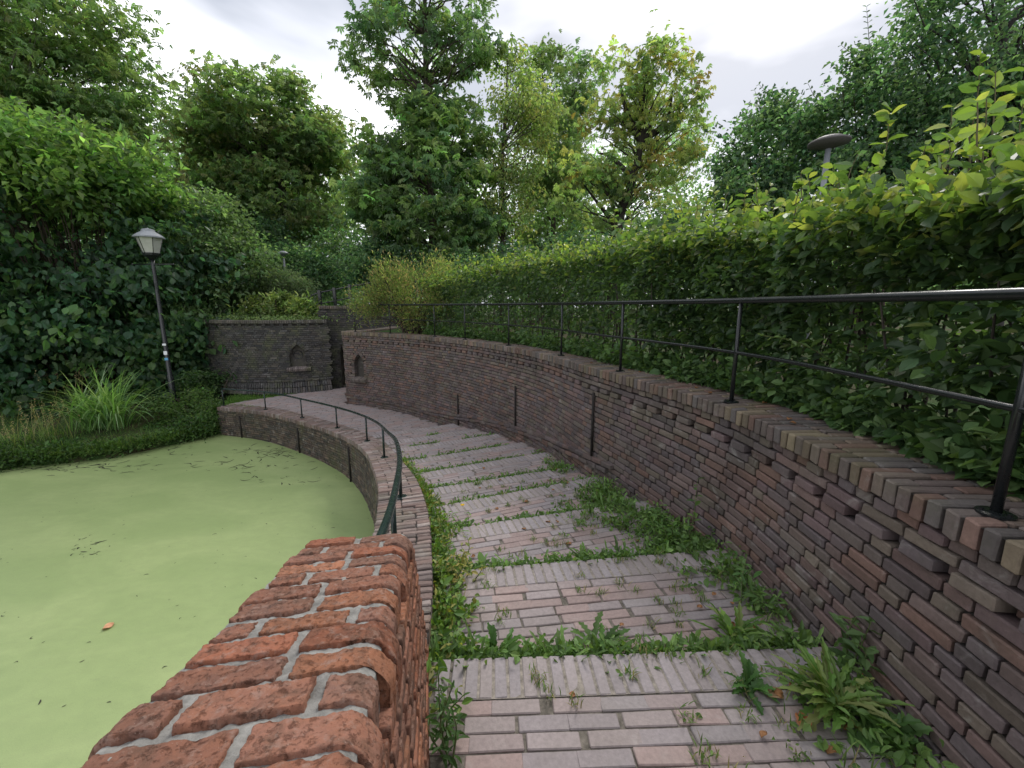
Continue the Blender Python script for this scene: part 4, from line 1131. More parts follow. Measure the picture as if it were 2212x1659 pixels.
for (lab, lbs, nc) in [('dark understorey bush behind the bridge railing', [lobe(640, 590, 75, 21, 60), lobe(720, 570, 70, 21.5, 80), lobe(580, 540, 60, 22, 60)], 420),
                       ('green understorey thicket between the tall chestnut and the hedge', [lobe(820, 570, 80, 19, 60), lobe(920, 590, 80, 18.5, 45), lobe(1020, 590, 80, 18.5, 45)], 420),
                       ('understorey bush below the yellowing leaning tree', [lobe(1130, 580, 80, 18, 50), lobe(1240, 560, 80, 18, 60), lobe(1430, 520, 90, 18, 60), lobe(1340, 560, 70, 18, 40)], 460)]:
    shrub('understorey_bush', lab, lbs, nc, 34, .16, GB_ + GD, stems=16, spread=.34, shell=.3, base=(lbs[0][0], lbs[0][1], 2.6))
# right side trees beyond the hedge
shrub('robinia_tree', 'dark green robinia with curved top shoots behind the middle of the hedge', [lobe(1660, 330, 95, 11.5, 85), lobe(1620, 420, 90, 11, 70), lobe(1700, 430, 100, 10.5, 80), lobe(1590, 380, 45, 11.5, 60), lobe(1675, 250, 35, 11.5, 40)],
      560, 20, .125, GB_ + GD, stems=40, spread=.2, shell=.4, base=(6.9, 11.5, 2.8), cat='tree', updir=-.1)
shrub('robinia_tree', 'dark robinia with a tall pointed shoot against the white sky', [lobe(1850, 270, 95, 10, 80), lobe(1850, 390, 140, 9.5, 95), lobe(1880, 160, 42, 10, 75), lobe(1770, 270, 55, 10, 40), lobe(1940, 350, 95, 10, 90)],
      760, 20, .11, GB_ + GD, stems=40, spread=.18, shell=.4, base=(8.3, 10, 2.8), cat='tree', updir=-.1)
y = 8.5
tr = [at_dist(2190, 560, y), at_dist(2180, 300, y), at_dist(2170, 120, y), at_dist(2160, -80, y)]; tr[0][2] = 2.8
tree('robinia_tree', 'largest dark robinia in the upper right corner with a visible trunk', 'tree', tr, .11,
     [lobe(2150, 60, 150, y, 120), lobe(2060, 180, 130, y, 90), lobe(2250, 220, 130, y, 140), lobe(2060, 30, 70, y, 55), lobe(2080, 330, 150, y, 110), lobe(2240, -60, 150, y, 70), lobe(1990, 270, 70, y, 80)], 1000, 20, .095, GB_ + GD, 140, spread=.17, shell=.35, updir=-.1, bark=(.05, .045, .045))
# feathered shoots of the robinias
def pinnate(mb, mbs, pts, r=.012, pitch=.10, L=.14, col=(.06, .10, .05)):
    Q = Curve3(pts, 60); ln = np.linalg.norm(np.diff(Q, axis=0), axis=1).sum(); n = int(ln / pitch)
    tube(mbs, Q, np.linspace(r, .003, 60), 5, (.08, .08, .05), cap=False)
    t = np.linspace(.03, 1, n); P = np.stack([np.interp(t, np.linspace(0, 1, 60), Q[:, k]) for k in range(3)], 1)
    T = unit(np.gradient(P, axis=0)); S = unit(np.cross(T, [0, -1, .2]))
    for sg in (1, -1):
        leaves(mb, P, unit(S * sg + T * .45 + rng.normal(0, .15, (n, 3))), rand_dirs(n, 1, np.array([0, -1, 0]), 1), L * np.linspace(1.15, .7, n), LEAF8, .5, pick([col], n, .15))
for root, specs in (('robinia_tree.001', [((1882, 190), (1878, 100), (1872, 15)), ((1870, 200), (1850, 130), (1818, 98)), ((1895, 200), (1920, 150), (1932, 110)), ((1800, 230), (1765, 215), (1745, 180)), ((1890, 230), (1930, 190), (1945, 165))]),
                    ('robinia_tree', [((1682, 270), (1672, 215), (1640, 183)), ((1670, 270), (1650, 240), (1630, 195)), ((1650, 290), (1620, 255), (1600, 248)), ((1720, 270), (1735, 240), (1745, 225))])):
    yy = 10.0 if root.endswith('1') else 11.5; ob = bpy.data.objects[root]
    for q in specs:
        mb, ms = MB(), MB(); pinnate(mb, ms, [at_dist(a, b, yy) for a, b in q])
        so = ms.build('shoot', M['bark'], ob, True); mb.build('feathered_leaves', M['leaf'], so)

# ------------------------------------------------------------------ hedge along the tall wall
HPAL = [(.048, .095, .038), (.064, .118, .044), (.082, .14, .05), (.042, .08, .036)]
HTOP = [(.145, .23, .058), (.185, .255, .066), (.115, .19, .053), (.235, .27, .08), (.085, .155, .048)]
S_H = OUT.nearest(-2.6, 10.6)
def hedge_top(s):  # height of the clipped top above eye level
    return np.interp(s, [0, 3.5, 5.5, 8, 11, 13.5, S_H + 1], [.36, .40, .50, .68, .80, .75, .45])
hedge = thing('beech_hedge', 'long beech hedge with bright yellow green top behind the black railing', 'hedge', (2.6, 3, 2.93))
mb = MB()
def hedge_pts(n, lo=0.0):
    s = S_H * rng.uniform(0, 1, n)**1.25 * 1.0
    s = np.where(rng.random(n) < .25, rng.uniform(2, 8, n), s)
    return np.clip(s, .1, S_H)
n = 34000                                        # front face
s = hedge_pts(n); ht = hedge_top(s); u = rng.uniform(0, 1, n)**.85
z = CAMZ - COP_L - .02 + u * (COP_L + ht); dep = np.abs(rng.normal(0, .10, n)) + .30 * np.array([mnoise.noise(Vector((a * 2.3, b * 2.8, 1.5))) for a, b in zip(s, z)]) + .10
gap = np.array([mnoise.noise(Vector((a * 1.7, b * 2.1, 8.5))) for a, b in zip(s, z)])
thin = ((u < .34) & (rng.random(n) < .45)) | ((gap > .12) & (u < .7) & (rng.random(n) < .7)); s, z, dep, u = s[~thin], z[~thin], dep[~thin], u[~thin]; n = len(s)
p = OUT.xy(s) - OUT.left(s) * (np.interp(s, [0, 3.5, 6, 8], [.26, .28, .34, .40]) + .12 * (u < .25) + dep)[:, None]
outv = np.c_[OUT.left(s), 0 * s]
D = rand_dirs(n, -.15, outv, .8); col = pick(HPAL, n, .25)
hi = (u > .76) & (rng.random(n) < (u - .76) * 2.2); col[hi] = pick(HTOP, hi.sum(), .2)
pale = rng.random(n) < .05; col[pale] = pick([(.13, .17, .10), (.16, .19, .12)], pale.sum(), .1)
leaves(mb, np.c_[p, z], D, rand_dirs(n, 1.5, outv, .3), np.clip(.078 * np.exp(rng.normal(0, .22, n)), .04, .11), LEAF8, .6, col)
n = 15000                                        # inside and far side
s = hedge_pts(n); z = CAMZ - COP_L + .1 + rng.uniform(.12, 1, n) * (COP_L + hedge_top(s) - .12); p = OUT.xy(s) - OUT.left(s) * rng.uniform(.6, 1.35, n)[:, None]
leaves(mb, np.c_[p, z], rand_dirs(n, -.2), rand_dirs(n, .8), .08, LEAF4, .62, pick(HPAL, n, .2))
n = 16000                                        # top surface
s = hedge_pts(n); off = rng.uniform(.30, 1.4, n); p = OUT.xy(s) - OUT.left(s) * off[:, None]
z = CAMZ + hedge_top(s) + np.abs(rng.normal(0, .10, n)) - .04 + .17 * np.array([mnoise.noise(Vector((a * 2.8, b * 2.5, 3.5))) for a, b in zip(s, off)])
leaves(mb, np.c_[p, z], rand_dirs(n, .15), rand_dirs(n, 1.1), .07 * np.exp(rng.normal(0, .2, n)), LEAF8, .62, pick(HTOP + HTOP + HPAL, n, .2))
ms = MB()
# young shoots standing up out of the top
ns = 640
sv = hedge_pts(ns); offv = rng.uniform(.5, 1.35, ns); Lv = np.clip(rng.exponential(.22, ns), .10, .60)
tall = [(2150, 160, 2.9, .9), (1925, 240, 3.3, .7), (1850, 330, 3.2, .5), (2060, 230, 2.8, .7), (2190, 330, 2.5, .5), (1720, 420, 4.2, .35), (2010, 330, 3.0, .5), (1640, 400, 5.0, .4), (1802, 372, 3.6, .45), (1748, 385, 3.9, .45), (1775, 430, 3.7, .35), (2120, 120, 3.0, 1.1)]
PP, DD, SZ, CC = [], [], [], []
def shoot(base, tip, r=.006, lsz=.07, pal=HTOP):
    t = np.linspace(0, 1, 8)[:, None]; q = base + (tip - base) * t + rng.normal(0, .012, (8, 3)) * t
    tube(ms, q, np.linspace(r, .0025, 8), 5, (.12, .11, .06), cap=False)
    L = np.linalg.norm(tip - base); k = max(5, int(L / .032))
    tt = rng.uniform(.1, 1.0, k); tt[0] = 1
    PP.append(base + (tip - base) * tt[:, None]); d = rng.normal(size=(k, 3)); d[:, 2] = np.abs(d[:, 2]) * .5; DD.append(unit(d))
    SZ.append(lsz * np.exp(rng.normal(0, .22, k))); CC.append(pick(pal, k, .15))
for a, b, L in zip(sv, offv, Lv):
    base = np.array([*(OUT.xy(a) - OUT.left(a) * b), CAMZ + float(hedge_top(a)) - .1])
    shoot(base, base + np.array([rng.normal(0, .15) * L, rng.normal(0, .15) * L, L]))
for (px, py, yy, L) in tall:
    tip = at_dist(px, py, yy); base = tip - np.array([rng.normal(0, .08), rng.normal(0, .05), L]); base[2] = min(base[2], CAMZ + .5); shoot(base, tip, .008, .085)
P, D = np.vstack(PP), np.vstack(DD)
leaves(mb, P, D, rand_dirs(len(P), .8), np.concatenate(SZ), LEAF8, .62, np.vstack(CC))
mb.build('foliage', M['gloss_leaf'], hedge)
for a in np.arange(.3, S_H, .13):
    b = rng.uniform(.72, 1.15); q = np.array([*(OUT.xy(a) - OUT.left(a) * b), 2.88]); h = COP_L + float(hedge_top(a)) - .15
    for _ in range(2):
        e = q + np.array([*rng.normal(0, .12, 2), h * rng.uniform(.7, 1)]); m_ = (q + e) / 2 + np.r_[rng.normal(0, .05, 2), 0]
        tube(ms, Curve3([q, m_, e], 7), np.linspace(rng.uniform(.008, .018), .004, 7), 5, (.06, .05, .042), cap=False)
ms.build('stems', M['bark'], hedge, True)
# nettles and ivy along the foot of the hedge, spilling on the coping
n = 9000; mb = MB()
s = hedge_pts(n); s = np.where((s < 4.6) & (rng.random(n) < .55), rng.uniform(5, S_H, n), s); d = .38 + np.abs(rng.normal(0, .12, n)) - .06 * np.sin(s * 6.0) * np.sin(s * 2.3); p = OUT.xy(s) - OUT.left(s) * d[:, None]
z = zc + np.abs(rng.normal(0, .11, n)) + .01
leaves(mb, np.c_[p, z], rand_dirs(n, .0, np.c_[OUT.left(s), 0 * s], .9), rand_dirs(n, 1.2), .06 * np.exp(rng.normal(0, .3, n)), LEAF8, .7, pick([(.06, .12, .04), (.085, .155, .05), (.05, .10, .035), (.11, .18, .065)], n, .2))
o = struct(mb.build('undergrowth', M['weed_leaf']), 'stuff'); o["label"] = 'low green undergrowth spilling over the edge of the wall coping below the hedge'; o["category"] = 'undergrowth'
# pale wispy bush at the left end of the hedge
shrub('broom_bush', 'pale wispy yellow green bush with reddish tips at the left end of the hedge', [lobe(860, 622, 70, 12.0, 48), lobe(800, 650, 48, 11.9, 42), lobe(930, 615, 60, 11.6, 60), lobe(900, 660, 60, 11.4, 45), lobe(965, 640, 50, 11, 55)], 520, 36, .075, [(.17, .21, .07), (.20, .22, .08), (.13, .18, .06), (.24, .19, .10), (.11, .16, .05)],
      stems=60, spread=.15, updir=1.2, asp=.28, flat=1.3, base=(-2.8, 12.0, 2.9), shell=.2)
#%%BANK
# ------------------------------------------------------------------ pond bank plants
nb_ = 26000; mb = MB()
x = rng.uniform(-26, -6.6, nb_ * 3); y = rng.uniform(8.5, 15.5, nb_ * 3)
ok = ~in_poly(x, y, POND) & ~in_poly(x, y, LANDING) & (np.hypot(x - BC[0], y - BC[1]) > BR + .02) & ~in_poly(x, y, CORRIDOR); x, y = x[ok][:nb_], y[ok][:nb_]
z = hgt(x, y); n = len(x)
blades(mb, np.c_[x, y, z - .02], rng.uniform(0, 6.28, n), rng.uniform(.8, 1.5, n), rng.uniform(.06, .22, n), rng.uniform(.006, .012, n), rng.uniform(.3, 1.4, n), 3, 'grass', pick([(.07, .15, .03), (.09, .18, .035), (.06, .12, .03), (.13, .19, .05)], n, .2))
ye = []
_bp = np.array(POND[len(_pmid):len(_pmid) + 6])
for a, b in zip(_bp[:-1], _bp[1:]):
    m = int(np.hypot(*(b - a)) * 420); t = rng.uniform(0, 1, m)[:, None]; ye.append(a + (b - a) * t)
ye = np.vstack(ye) + np.c_[rng.normal(0, .12, len(np.vstack(ye))), np.abs(rng.normal(0, .22, len(np.vstack(ye)))) + .0]; n = len(ye)
blades(mb, np.c_[ye, np.full(n, .12) + rng.uniform(0, .15, n)], rng.normal(-1.57, 1.3, n), rng.uniform(.3, 1.4, n), rng.uniform(.15, .5, n), rng.uniform(.008, .016, n), rng.uniform(.5, 2.0, n), 4, 'grass', pick([(.08, .16, .03), (.11, .20, .04), (.06, .12, .03), (.15, .21, .06)], n, .2))
leaves(mb, np.c_[ye + rng.normal(0, .1, (n, 2)), rng.uniform(.05, .45, n)], rand_dirs(n), rand_dirs(n, 1.3), .07 * np.exp(rng.normal(0, .3, n)), LEAF8, .6, pick([(.055, .11, .03), (.08, .15, .04), (.04, .085, .025)], n, .2))
# short turf beside the landing
x = rng.uniform(-9.6, -6.4, 9000); y = rng.uniform(11.6, 14.2, 9000)
ok = in_poly(x, y, CORRIDOR) & ~in_poly(x, y, LANDING) & (np.hypot(x - BC[0], y - BC[1]) > BR + .12); x, y = x[ok], y[ok]; n = len(x)
blades(mb, np.c_[x, y, zpath(x, y) - .12], rng.uniform(0, 6.28, n), rng.uniform(.8, 1.5, n), rng.uniform(.14, .24, n), .009, rng.uniform(.3, 1.4, n), 3, 'grass', pick([(.08, .17, .03), (.10, .19, .035)], n, .2))
o = struct(mb.build('bank_grass', M['weed_leaf']), 'stuff'); o["label"] = 'green grass on the far bank of the pond'; o["category"] = 'grass'
def bank(px, py): 
    q = at_level(px, py, CAMZ - .35); return q
# iris clump
q = bank(228, 930); q[2] = float(hgt(q[0], q[1]))
o = thing('iris_clump', 'large clump of long arching sword leaves hanging over the pond', 'plant', q)
mb = MB(); n = 270; th = rng.uniform(0, 6.28, n)
P = np.c_[q[0] + rng.normal(0, .28, n), q[1] + rng.normal(0, .18, n), np.full(n, q[2])]
hd = np.where(rng.random(n) < .65, rng.normal(-.5, 1.1, n), th)
blades(mb, P, hd, rng.uniform(.95, 1.55, n), rng.uniform(1.0, 2.2, n), rng.uniform(.030, .052, n), rng.uniform(.5, 2.4, n), 10, 'grass', pick([(.14, .27, .09), (.19, .32, .14), (.10, .21, .07), (.27, .38, .21), (.15, .25, .09)], n, .15))
mb.build('leaves', M['gloss_leaf'], o)
# flowering grass
for i, (px, py, h, nn_, lab) in enumerate([(100, 955, 1.15, 26, 'tall pale seeding grass stalks left of the arching sword leaves'), (185, 905, 1.5, 16, 'tallest thin grass stalks with drooping seed heads behind the sword leaves'), (25, 965, .8, 18, 'short pale seeding grass at the left edge of the bank')]):
    q = bank(px, py); q[2] = float(hgt(q[0], q[1])); o = thing('seeding_grass', lab, 'grass clump', q, 'seeding grass clumps on the bank')
    mb = MB(); n = nn_; P = np.c_[q[0] + rng.normal(0, .35, n), q[1] + rng.normal(0, .2, n), np.full(n, q[2])]
    hd = rng.uniform(0, 6.28, n); ln = h * rng.uniform(.6, 1.1, n)
    blades(mb, P, hd, rng.uniform(1.2, 1.55, n), ln, .012, rng.uniform(.2, 1.0, n), 8, 'grass', pick([(.24, .25, .10), (.18, .23, .08), (.30, .27, .14)], n, .15))
    m2 = 70; P2 = np.c_[q[0] + rng.normal(0, .3, m2), q[1] + rng.normal(0, .2, m2), np.full(m2, q[2])]
    blades(mb, P2, rng.uniform(0, 6.28, m2), rng.uniform(.9, 1.5, m2), h * rng.uniform(.3, .7, m2), .014, rng.uniform(.4, 1.8, m2), 6, 'grass', pick([(.11, .20, .04), (.15, .23, .06)], m2, .15)); mb.build('blades', M['weed_leaf'], o)
    mb = MB()
    for k in range(n):
        a = 1.3; tip = P[k] + np.array([math.cos(hd[k]) * .3, math.sin(hd[k]) * .3, .86]) * ln[k]
        for j in range(9): leaves(mb, [tip - np.array([0, 0, .025 * j])], rand_dirs(1, -.3), rand_dirs(1), .045, LEAF4, .4, pick([(.36, .30, .16), (.30, .25, .13)], 1))
    mb.build('seed_heads', M['weed_leaf'], o)
for (lab, lbs, nc, per, sz, pal, asp) in [
    ('leafy light green bramble on the bank in front of the lamp post', [lobe(400, 880, 55, 12.2, 38), lobe(440, 905, 40, 11.9, 36), lobe(350, 890, 30, 12.2, 28)], 300, 26, .075, [(.085, .145, .045), (.11, .17, .055), (.07, .125, .04)], .6),
    ('dark trailing bramble hanging to the duckweed beside the wall end', [lobe(420, 920, 42, 11.6, 26), lobe(365, 935, 30, 11.4, 22)], 150, 24, .07, [(.05, .10, .035), (.07, .125, .04)], .6),
    ('dark green herb patch at the left end of the bank', [lobe(60, 985, 70, 9.6, 22), lobe(130, 975, 40, 9.8, 24), lobe(-20, 990, 50, 9.3, 26)], 220, 26, .06, [(.04, .085, .025), (.06, .11, .03)], .7),
    ('leafy bush at the foot of the round wall beside the lawn', [lobe(448, 828, 36, 13.3, 28), lobe(480, 812, 18, 13.6, 16), lobe(420, 830, 35, 13.4, 22)], 150, 26, .09, [(.05, .095, .04), (.07, .12, .045)], .65)]:
    shrub('bramble_bush', lab, lbs, nc, per, sz, pal, stems=12, spread=.14, asp=asp, updir=0, base=(lbs[0][0], lbs[0][1], .3), csd=.2)
#%%WEEDS
# ------------------------------------------------------------------ weeds on the steps
WP = [(.10, .185, .05), (.125, .22, .06), (.08, .15, .042), (.155, .25, .075), (.11, .19, .065)]
mb = MB(); BP, BL, LP, LS, LC = [], [], [], [], []
def patch(P, n, spread, h, kind=0, pal=WP, lsz=.035):
    c = np.repeat(P, n, 0); m = len(c); q = c + np.c_[rng.normal(0, spread, (m, 2)), np.zeros(m)]
    if kind == 0:
        leaves(mb, q + np.c_[np.zeros((m, 2)), np.abs(rng.normal(0, h * .5, m))], rand_dirs(m, .35), rand_dirs(m, 1.1), lsz * np.exp(rng.normal(0, .3, m)), LEAF8, .55, pick(pal, m, .2))
    elif kind == 1:
        blades(mb, q, rng.uniform(0, 6.28, m), rng.uniform(.7, 1.5, m), h * rng.uniform(.6, 1.3, m), .006, rng.uniform(.2, 1.5, m), 3, 'grass', pick([(.11, .19, .05), (.15, .22, .065), (.085, .155, .04), (.24, .21, .10)], m, .2))
    else:
        blades(mb, q, rng.uniform(0, 6.28, m), rng.uniform(.5, 1.3, m), h * rng.uniform(.7, 1.5, m), .028 * rng.uniform(.7, 1.3, m), rng.uniform(.3, 1.3, m), 7, 'dand', pick(pal, m, .2), jag=.3)
dens = [1.0, 1.0, .8, .75, .9, .85, .75, .6, .35, .15]
for k in range(10):
    A, r, f, L = noses[k]; n = int(420 * dens[k])
    u = rng.uniform(-.1, 2.6, n); P = A + r * u[:, None] + f * np.abs(rng.normal(.03, .028, n))[:, None]
    nz_ = np.array([mnoise.noise(Vector((p[0] * 2.2, p[1] * 2.2, k))) for p in P])
    ok = (P[:, 0] > x_in(P[:, 1])) & (P[:, 0] < x_out(P[:, 1]) - .02) & (nz_ > -.55 + (1 - dens[k]) * 1.1)
    P = P[ok]; P = np.c_[P, zpath(P[:, 0], P[:, 1])]
    if not len(P): continue
    sc_ = 1.0 if k < 2 else .85
    patch(P, 11, .025, .085 * sc_, 0, lsz=.034); patch(P[::2], 2, .02, .12 * sc_, 2); patch(P[::3], 5, .03, .075, 1)
# strip along the low coping
yy = rng.uniform(1.0, 6.2, 520); xx = x_in(yy) + np.abs(rng.normal(.07, .06, 520)) * np.interp(yy, [1, 3, 6], [1.0, 1.1, .6])
P = np.c_[xx, yy, zpath(xx, yy) - .01]; P = P[rng.random(len(P)) < np.interp(P[:, 1], [1, 1.7, 1.95, 4.5, 6.2], [.08, .12, 1, .9, .25])]
P = P[np.array([mnoise.noise(Vector((2.1 * p[0], 2.1 * p[1], 4.0))) for p in P]) > -.3]
patch(P, 13, .03, .13, 0, [(.10, .19, .035), (.14, .24, .05), (.17, .24, .06), (.08, .16, .04), (.22, .22, .06)], .036); patch(P[::3], 4, .03, .16, 1); patch(P[::4], 2, .03, .12, 2)
# strip along the tall wall
yy = np.r_[rng.uniform(1.2, 3.1, 130), rng.uniform(2.9, 4.4, 260), rng.uniform(4.2, 6.0, 60)]; xx = x_out(yy) - .06 - np.abs(rng.normal(0, .16, len(yy))) * np.interp(yy, [1, 2.5, 3.5, 4.4, 6], [.7, .9, 1.8, 1.5, .6])
P = np.c_[xx, yy, zpath(xx, yy)]; P = P[np.array([mnoise.noise(Vector((1.9 * p[0], 1.9 * p[1], 7.0))) for p in P]) > -.25]
patch(P, 11, .035, .10, 0, lsz=.036); patch(P[::2], 7, .04, .09, 1); patch(P[::5], 2, .03, .14, 2)
# tufts in the joints
yy = rng.uniform(1.2, 5.0, 170); xx = x_in(yy) + .15 + rng.beta(1.7, 1.0, 170) * (x_out(yy) - x_in(yy) - .2)
P = np.c_[xx, yy, zpath(xx, yy)]; patch(P, 16, .020, .045, 1); patch(P[::4], 7, .02, .025, 0, lsz=.022)
o = struct(mb.build('weeds', M['weed_leaf']), 'stuff'); o["label"] = 'low green weeds and grass growing in the joints and edges of the brick steps'; o["category"] = 'weeds'

def rosette(pt, n, L, lab, pal, w=.045, name='dandelion', group=None, stalks=0):
    pt = np.array(pt, float); o = thing(name, lab, 'weed', pt, group)
    mb = MB(); P = np.tile(pt, (n, 1)) + np.c_[rng.normal(0, .02, (n, 2)), np.zeros(n)]
    blades(mb, P, rng.uniform(0, 6.28, n), rng.uniform(.35, 1.3, n), L * rng.uniform(.6, 1.15, n), w * rng.uniform(.7, 1.3, n), rng.uniform(.5, 1.5, n), 12, 'dand', pick(pal, n, .2), jag=.34)
    mb.build('leaves', M['weed_leaf'], o); return o
def pz(px, py, L):
    q = at_level(px, py, L); q[2] = float(zpath(q[0], q[1])); return q
DP = [(.09, .18, .035), (.13, .22, .05), (.18, .24, .07), (.22, .25, .09)]
rosette(pz(1800, 1535, 1.69), 78, .25, 'large clump of long jagged dandelion leaves at the wall foot in the lower right', DP, .036)
rosette(pz(1615, 1490, 1.69), 22, .12, 'small dark green jagged thistle rosette standing alone on the nearest step', [(.05, .12, .03), (.07, .15, .04)], .04)
rosette(pz(1290, 1392, 1.75), 16, .19, 'upright jagged dandelion below the nearest step edge, in its middle', [(.06, .13, .03), (.10, .18, .05)], .045)
rosette(pz(1070, 1400, 1.72), 26, .17, 'dense dark dandelion rosette below the nearest step edge, at its left', [(.05, .12, .025), (.07, .15, .03)], .045)
rosette(pz(1590, 1370, 1.75), 34, .22, 'broad dandelion clump beside the wall below the nearest step edge', DP[:3], .036)
rosette(pz(1262, 1195, 1.83), 24, .16, 'bushy dandelion below the edge of the second step', DP[:2], .036)
rosette(pz(940, 1395, 1.72), 14, .22, 'pale silvery leaved rosette between the pier and the nearest step edge', [(.16, .24, .10), (.20, .27, .13)], .06)
rosette(pz(1900, 1600, 1.69), 14, .17, 'broad leaved weed touching the wall in the lower right corner', [(.07, .15, .04), (.10, .19, .06)], .08)
def herb(pt, h, nst, lab, pal, lsz, name='tall_weed', lean=.15, per=12, asp=.35, spread=.06):
    pt = np.array(pt, float); o = thing(name, lab, 'weed', pt); ms = MB(); mb = MB()
    for k in range(nst):
        ms = MB()
        b = pt + np.r_[rng.normal(0, spread, 2), -.01]; e = b + np.array([*rng.normal(0, lean, 2) * h, h * rng.uniform(.65, 1)])
        Q = Curve3([b, (b + e) / 2 + np.r_[rng.normal(0, .02, 2), 0], e], 14); tube(ms, Q, np.linspace(.0045, .0015, 14), 5, (.13, .17, .07), cap=False)
        t = np.linspace(.12, 1, per); P = np.stack([np.interp(t, np.linspace(0, 1, 14), Q[:, j]) for j in range(3)], 1)
        a = np.arange(per) * 2.4 + rng.uniform(0, 6); D = np.c_[np.cos(a), np.sin(a), rng.uniform(-.1, .6, per)]
        leaves(mb, P, D, rand_dirs(per, 2), lsz * np.linspace(1.1, .6, per) * rng.uniform(.8, 1.2, per), LEAF8, asp, pick(pal, per, .15))
        ms.build('stem', M['weed_leaf'], o, True)
    mb.build('leaves', M['weed_leaf'], o); return o
herb(pz(962, 1600, 1.62), .36, 6, 'thin upright willowherb stalks beside the pier at the near left', [(.06, .12, .04), (.08, .15, .05)], .055, 'willowherb', .22, 16, .26)
herb(pz(1462, 1175, 1.85), .62, 1, 'single tall nettle stalk leaning on the tall wall', [(.06, .13, .035), (.10, .18, .04)], .085, 'nettle', .04, 13, .45)
herb(pz(1440, 1160, 1.85), .26, 16, 'dense leafy persicaria patch at the wall foot beyond the second step', [(.10, .20, .05), (.13, .23, .06), (.08, .16, .04)], .075, 'persicaria', .3, 9, .36, .17)
herb(pz(1690, 1310, 1.75), .34, 5, 'sprawling persicaria stems growing out from the tall wall', [(.08, .17, .05), (.11, .2, .06)], .09, 'persicaria', .5, 9, .3, .08)
herb(pz(1850, 1460, 1.69), .34, 4, 'ragged sow thistle standing against the wall above the large dandelion', [(.08, .15, .05), (.11, .18, .07)], .10, 'sow_thistle', .2, 10, .4, .05)
yw = herb(pz(995, 1120, 1.9), .24, 6, 'leafy weed with a yellow flower beside the low coping', [(.10, .2, .04), (.14, .24, .05)], .06, 'hawkweed', .2, 9, .4, .05)
mb = MB(); c = at_level(1018, 1066, 1.72); n = 22; a = np.linspace(0, 6.28, n); 
cz = pz(995, 1120, 1.9) + np.array([.02, 0, .26])
leaves(mb, np.tile(cz, (n, 1)), np.c_[np.cos(a), np.sin(a), np.full(n, .35)], rand_dirs(n, 3), .022, LEAF4, .4, (.75, .55, .02)); mb.build('flower', M['petal'], yw)
herb(pz(985, 1240, 1.8), .16, 12, 'yellowing herb patch beside the low coping below the second step', [(.30, .26, .08), (.24, .26, .08), (.14, .2, .05)], .05, 'yellowing_herb', .35, 8, .5, .09)
# nettle trailing through the railing
o = thing('nettle', 'trailing nettle stem lying across the middle rail at the right edge', 'weed', (2.3, 1.9, 3.1))
mb, ms = MB(), MB()
for a, b, c_ in (((2060, 860), (1960, 770), 2.0), ((2212, 900), (2080, 830), 1.75), ((1800, 780), (1650, 725), 2.7), ((2240, 940), (2130, 950), 1.6)):
    Q = Curve3([at_dist(*a, c_), at_dist((a[0] + b[0]) / 2, (a[1] + b[1]) / 2 - 12, c_), at_dist(*b, c_)], 16); tube(ms, Q, .003, 5, (.15, .17, .07), cap=False)
    P = np.repeat(Q[1::2], 3, 0); leaves(mb, P, rand_dirs(len(P), -.1), rand_dirs(len(P), 1.4), .05 * np.exp(rng.normal(0, .3, len(P))), LEAF8, .5, pick([(.11, .18, .06), (.14, .21, .08)], len(P), .12))
mb.build('leaves', M['weed_leaf'], o); ms.build('stems', M['weed_leaf'], o, True)
# fallen leaves
def fallen(nm, pt, size, col, lab, group=None, curl=.5):
    mb = MB(); T, F = LEAF8; g = 8
    u, v = np.meshgrid(np.linspace(-1, 1, g), np.linspace(0, 1, g)); w = np.sin(np.pi * np.clip(v * .95 + .03, 0, 1))**.7 * .42
    X = u * w; Z = curl * (np.abs(X)**1.5) + .10 * np.sin(v * 5 + u * 2) + .05 * np.sin(u * 7)
    a = rng.uniform(0, 6.28); xr = X * math.cos(a) - v * math.sin(a); yr = X * math.sin(a) + v * math.cos(a)
    V = np.stack([xr, yr, Z - Z.min() + .01], -1).reshape(-1, 3) * size
    i, k = np.meshgrid(np.arange(g - 1), np.arange(g - 1), indexing='ij'); b = (i * g + k).ravel()
    mb.add(V + np.array(pt), np.stack([b, b + 1, b + 1 + g, b + g], 1), np.clip(np.array(col) * np.exp(rng.normal(0, .1, (g * g, 1))), 0, 1))
    o = mb.build(nm, M['dry_leaf'], None, True); me = o.data; me.transform(__import__('mathutils').Matrix.Translation(-Vector(pt))); o.location = [float(q) for q in pt]
    return tag(o, lab, 'leaf', group)
fallen('fallen_leaf', pz(1745, 1585, 1.69), .07, (.34, .135, .055), 'largest curled orange brown leaf on the nearest step by the weeds')
fallen('fallen_leaf', pz(1880, 1480, 1.69), .06, (.42, .12, .05), 'curled red orange leaf standing against the wall foot')
fallen('fallen_leaf', pz(1690, 1505, 1.69), .075, (.30, .2, .11), 'big pale brown crumpled leaf beside the large dandelion clump')
p0 = at_level(222, 1362, CAMZ - .004); fallen('floating_leaf', p0, .11, (.55, .30, .17), 'single pale orange leaf floating on the green pond', curl=.15)
proto = None
for i in range(26):
    yy = rng.uniform(1.3, 5.6); xx = x_in(yy) + .2 + rng.uniform(.05, .95) * (x_out(yy) - x_in(yy) - .3); pt = (float(xx), float(yy), float(zpath(xx, yy)) + .004)
    if proto is None:
        proto = fallen('small_fallen_leaf', pt,   .042, (.27, .135, .06), 'small dry brown leaf lying loose on the brick steps', 'small dry leaves scattered on the steps'); continue
    c = proto.copy(); COL.objects.link(c); c.location = pt; c.rotation_euler = (rng.uniform(-.3, .3), rng.uniform(-.3, .3), rng.uniform(0, 6.28)); q = rng.uniform(.6, 1.2); c.scale = (q, q, q)
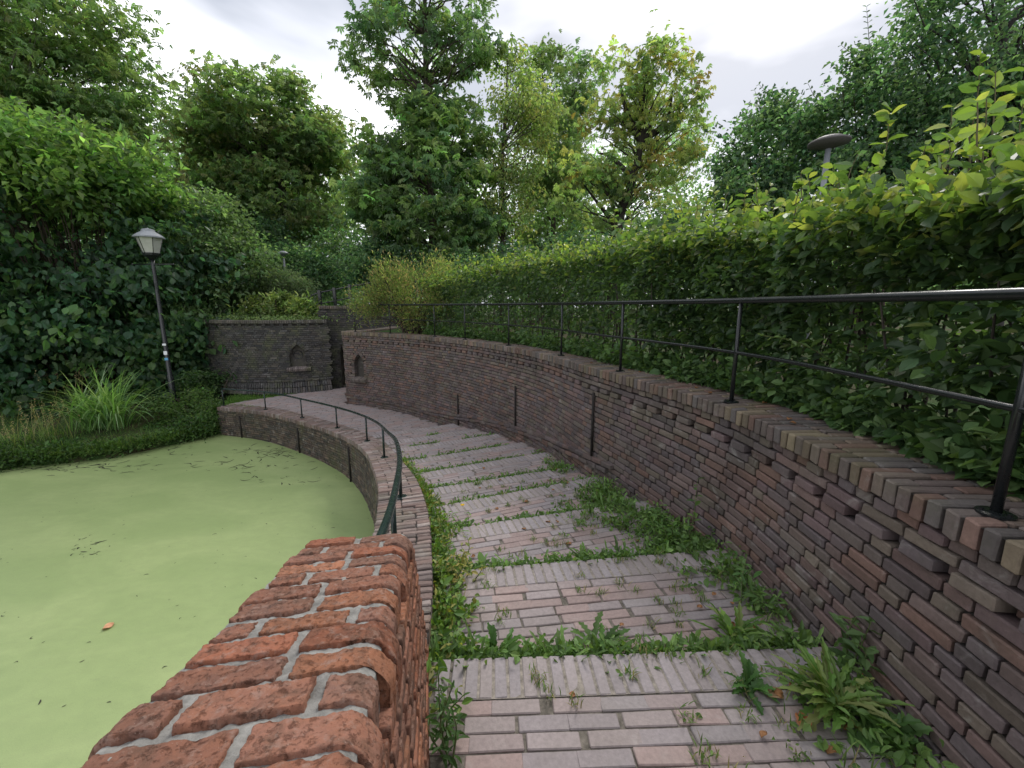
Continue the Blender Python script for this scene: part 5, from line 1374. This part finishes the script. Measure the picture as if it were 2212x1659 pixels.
for i in range(26):
    if i < 13: q = at_level(rng.uniform(1640, 1900), rng.uniform(1440, 1640), 1.69)
    elif i < 20: q = at_level(rng.uniform(1500, 1640), rng.uniform(1250, 1400), 1.78)
    else: q = at_level(rng.uniform(925, 990), rng.uniform(1240, 1420), 1.74)
    if q[0] > x_out(q[1]) - .02: continue
    c = proto.copy(); COL.objects.link(c); c.location = (q[0], q[1], float(zpath(q[0], q[1])) + .012); c.rotation_euler = (rng.uniform(-.6, .6), rng.uniform(-.6, .6), rng.uniform(0, 6.28)); v = rng.uniform(.6, 1.15); c.scale = (v, v, v)
for i in range(9):
    s = rng.uniform(3.5, 9); p = OUT.xy(s, -rng.uniform(.1, .36)); c = proto.copy(); COL.objects.link(c); c.location = (*p, zc + .003); c.rotation_euler = (0, 0, rng.uniform(0, 6.28)); c.scale = (.9, .9, .9)
    c["label"] = 'small dry brown leaf lying on the coping of the tall wall'; c["group"] = 'small dry leaves on the wall coping'
# drifting scraps on the duckweed
mb = MB()
def scrap(px, py, n, sx, sy, ln):
    for k in range(n):
        q = at_level(px + rng.normal(0, sx), py + rng.normal(0, sy), CAMZ - .004)
        if not in_poly(q[0], q[1], POND): continue
        a = rng.normal(.2, .8); L = min(ln * rng.exponential(1) * .45 + .02, .28); t = np.linspace(0, 1, 5)[:, None]
        d = np.array([math.cos(a), math.sin(a), 0]); s2 = np.array([-d[1], d[0], 0]); bend = s2 * rng.normal(0, .25) * L
        c = q + d * L * t + bend * np.sin(np.pi * t); w = min(L * .08, .010) * (np.sin(np.pi * (t * .9 + .05))) + .002
        ribbon(mb, c - s2 * w, c + s2 * w, pick([(.03, .035, .02), (.05, .05, .025), (.10, .11, .04)], 1)[0])
scrap(590, 975, 60, 45, 8, .35); scrap(540, 1000, 35, 60, 14, .30); scrap(640, 1035, 20, 50, 12, .2); scrap(110, 1012, 60, 100, 6, .4); scrap(200, 1005, 50, 110, 8, .3); scrap(330, 975, 30, 50, 8, .25)
scrap(300, 1150, 45, 220, 60, .03); scrap(350, 1400, 30, 220, 120, .03); scrap(690, 1140, 4, 12, 3, .10); scrap(180, 1180, 20, 25, 12, .07)
o = struct(mb.build('floating_debris', M['rust_iron']), 'stuff'); o["label"] = 'dark scraps of dead weed drifting on the duckweed'; o["category"] = 'debris'
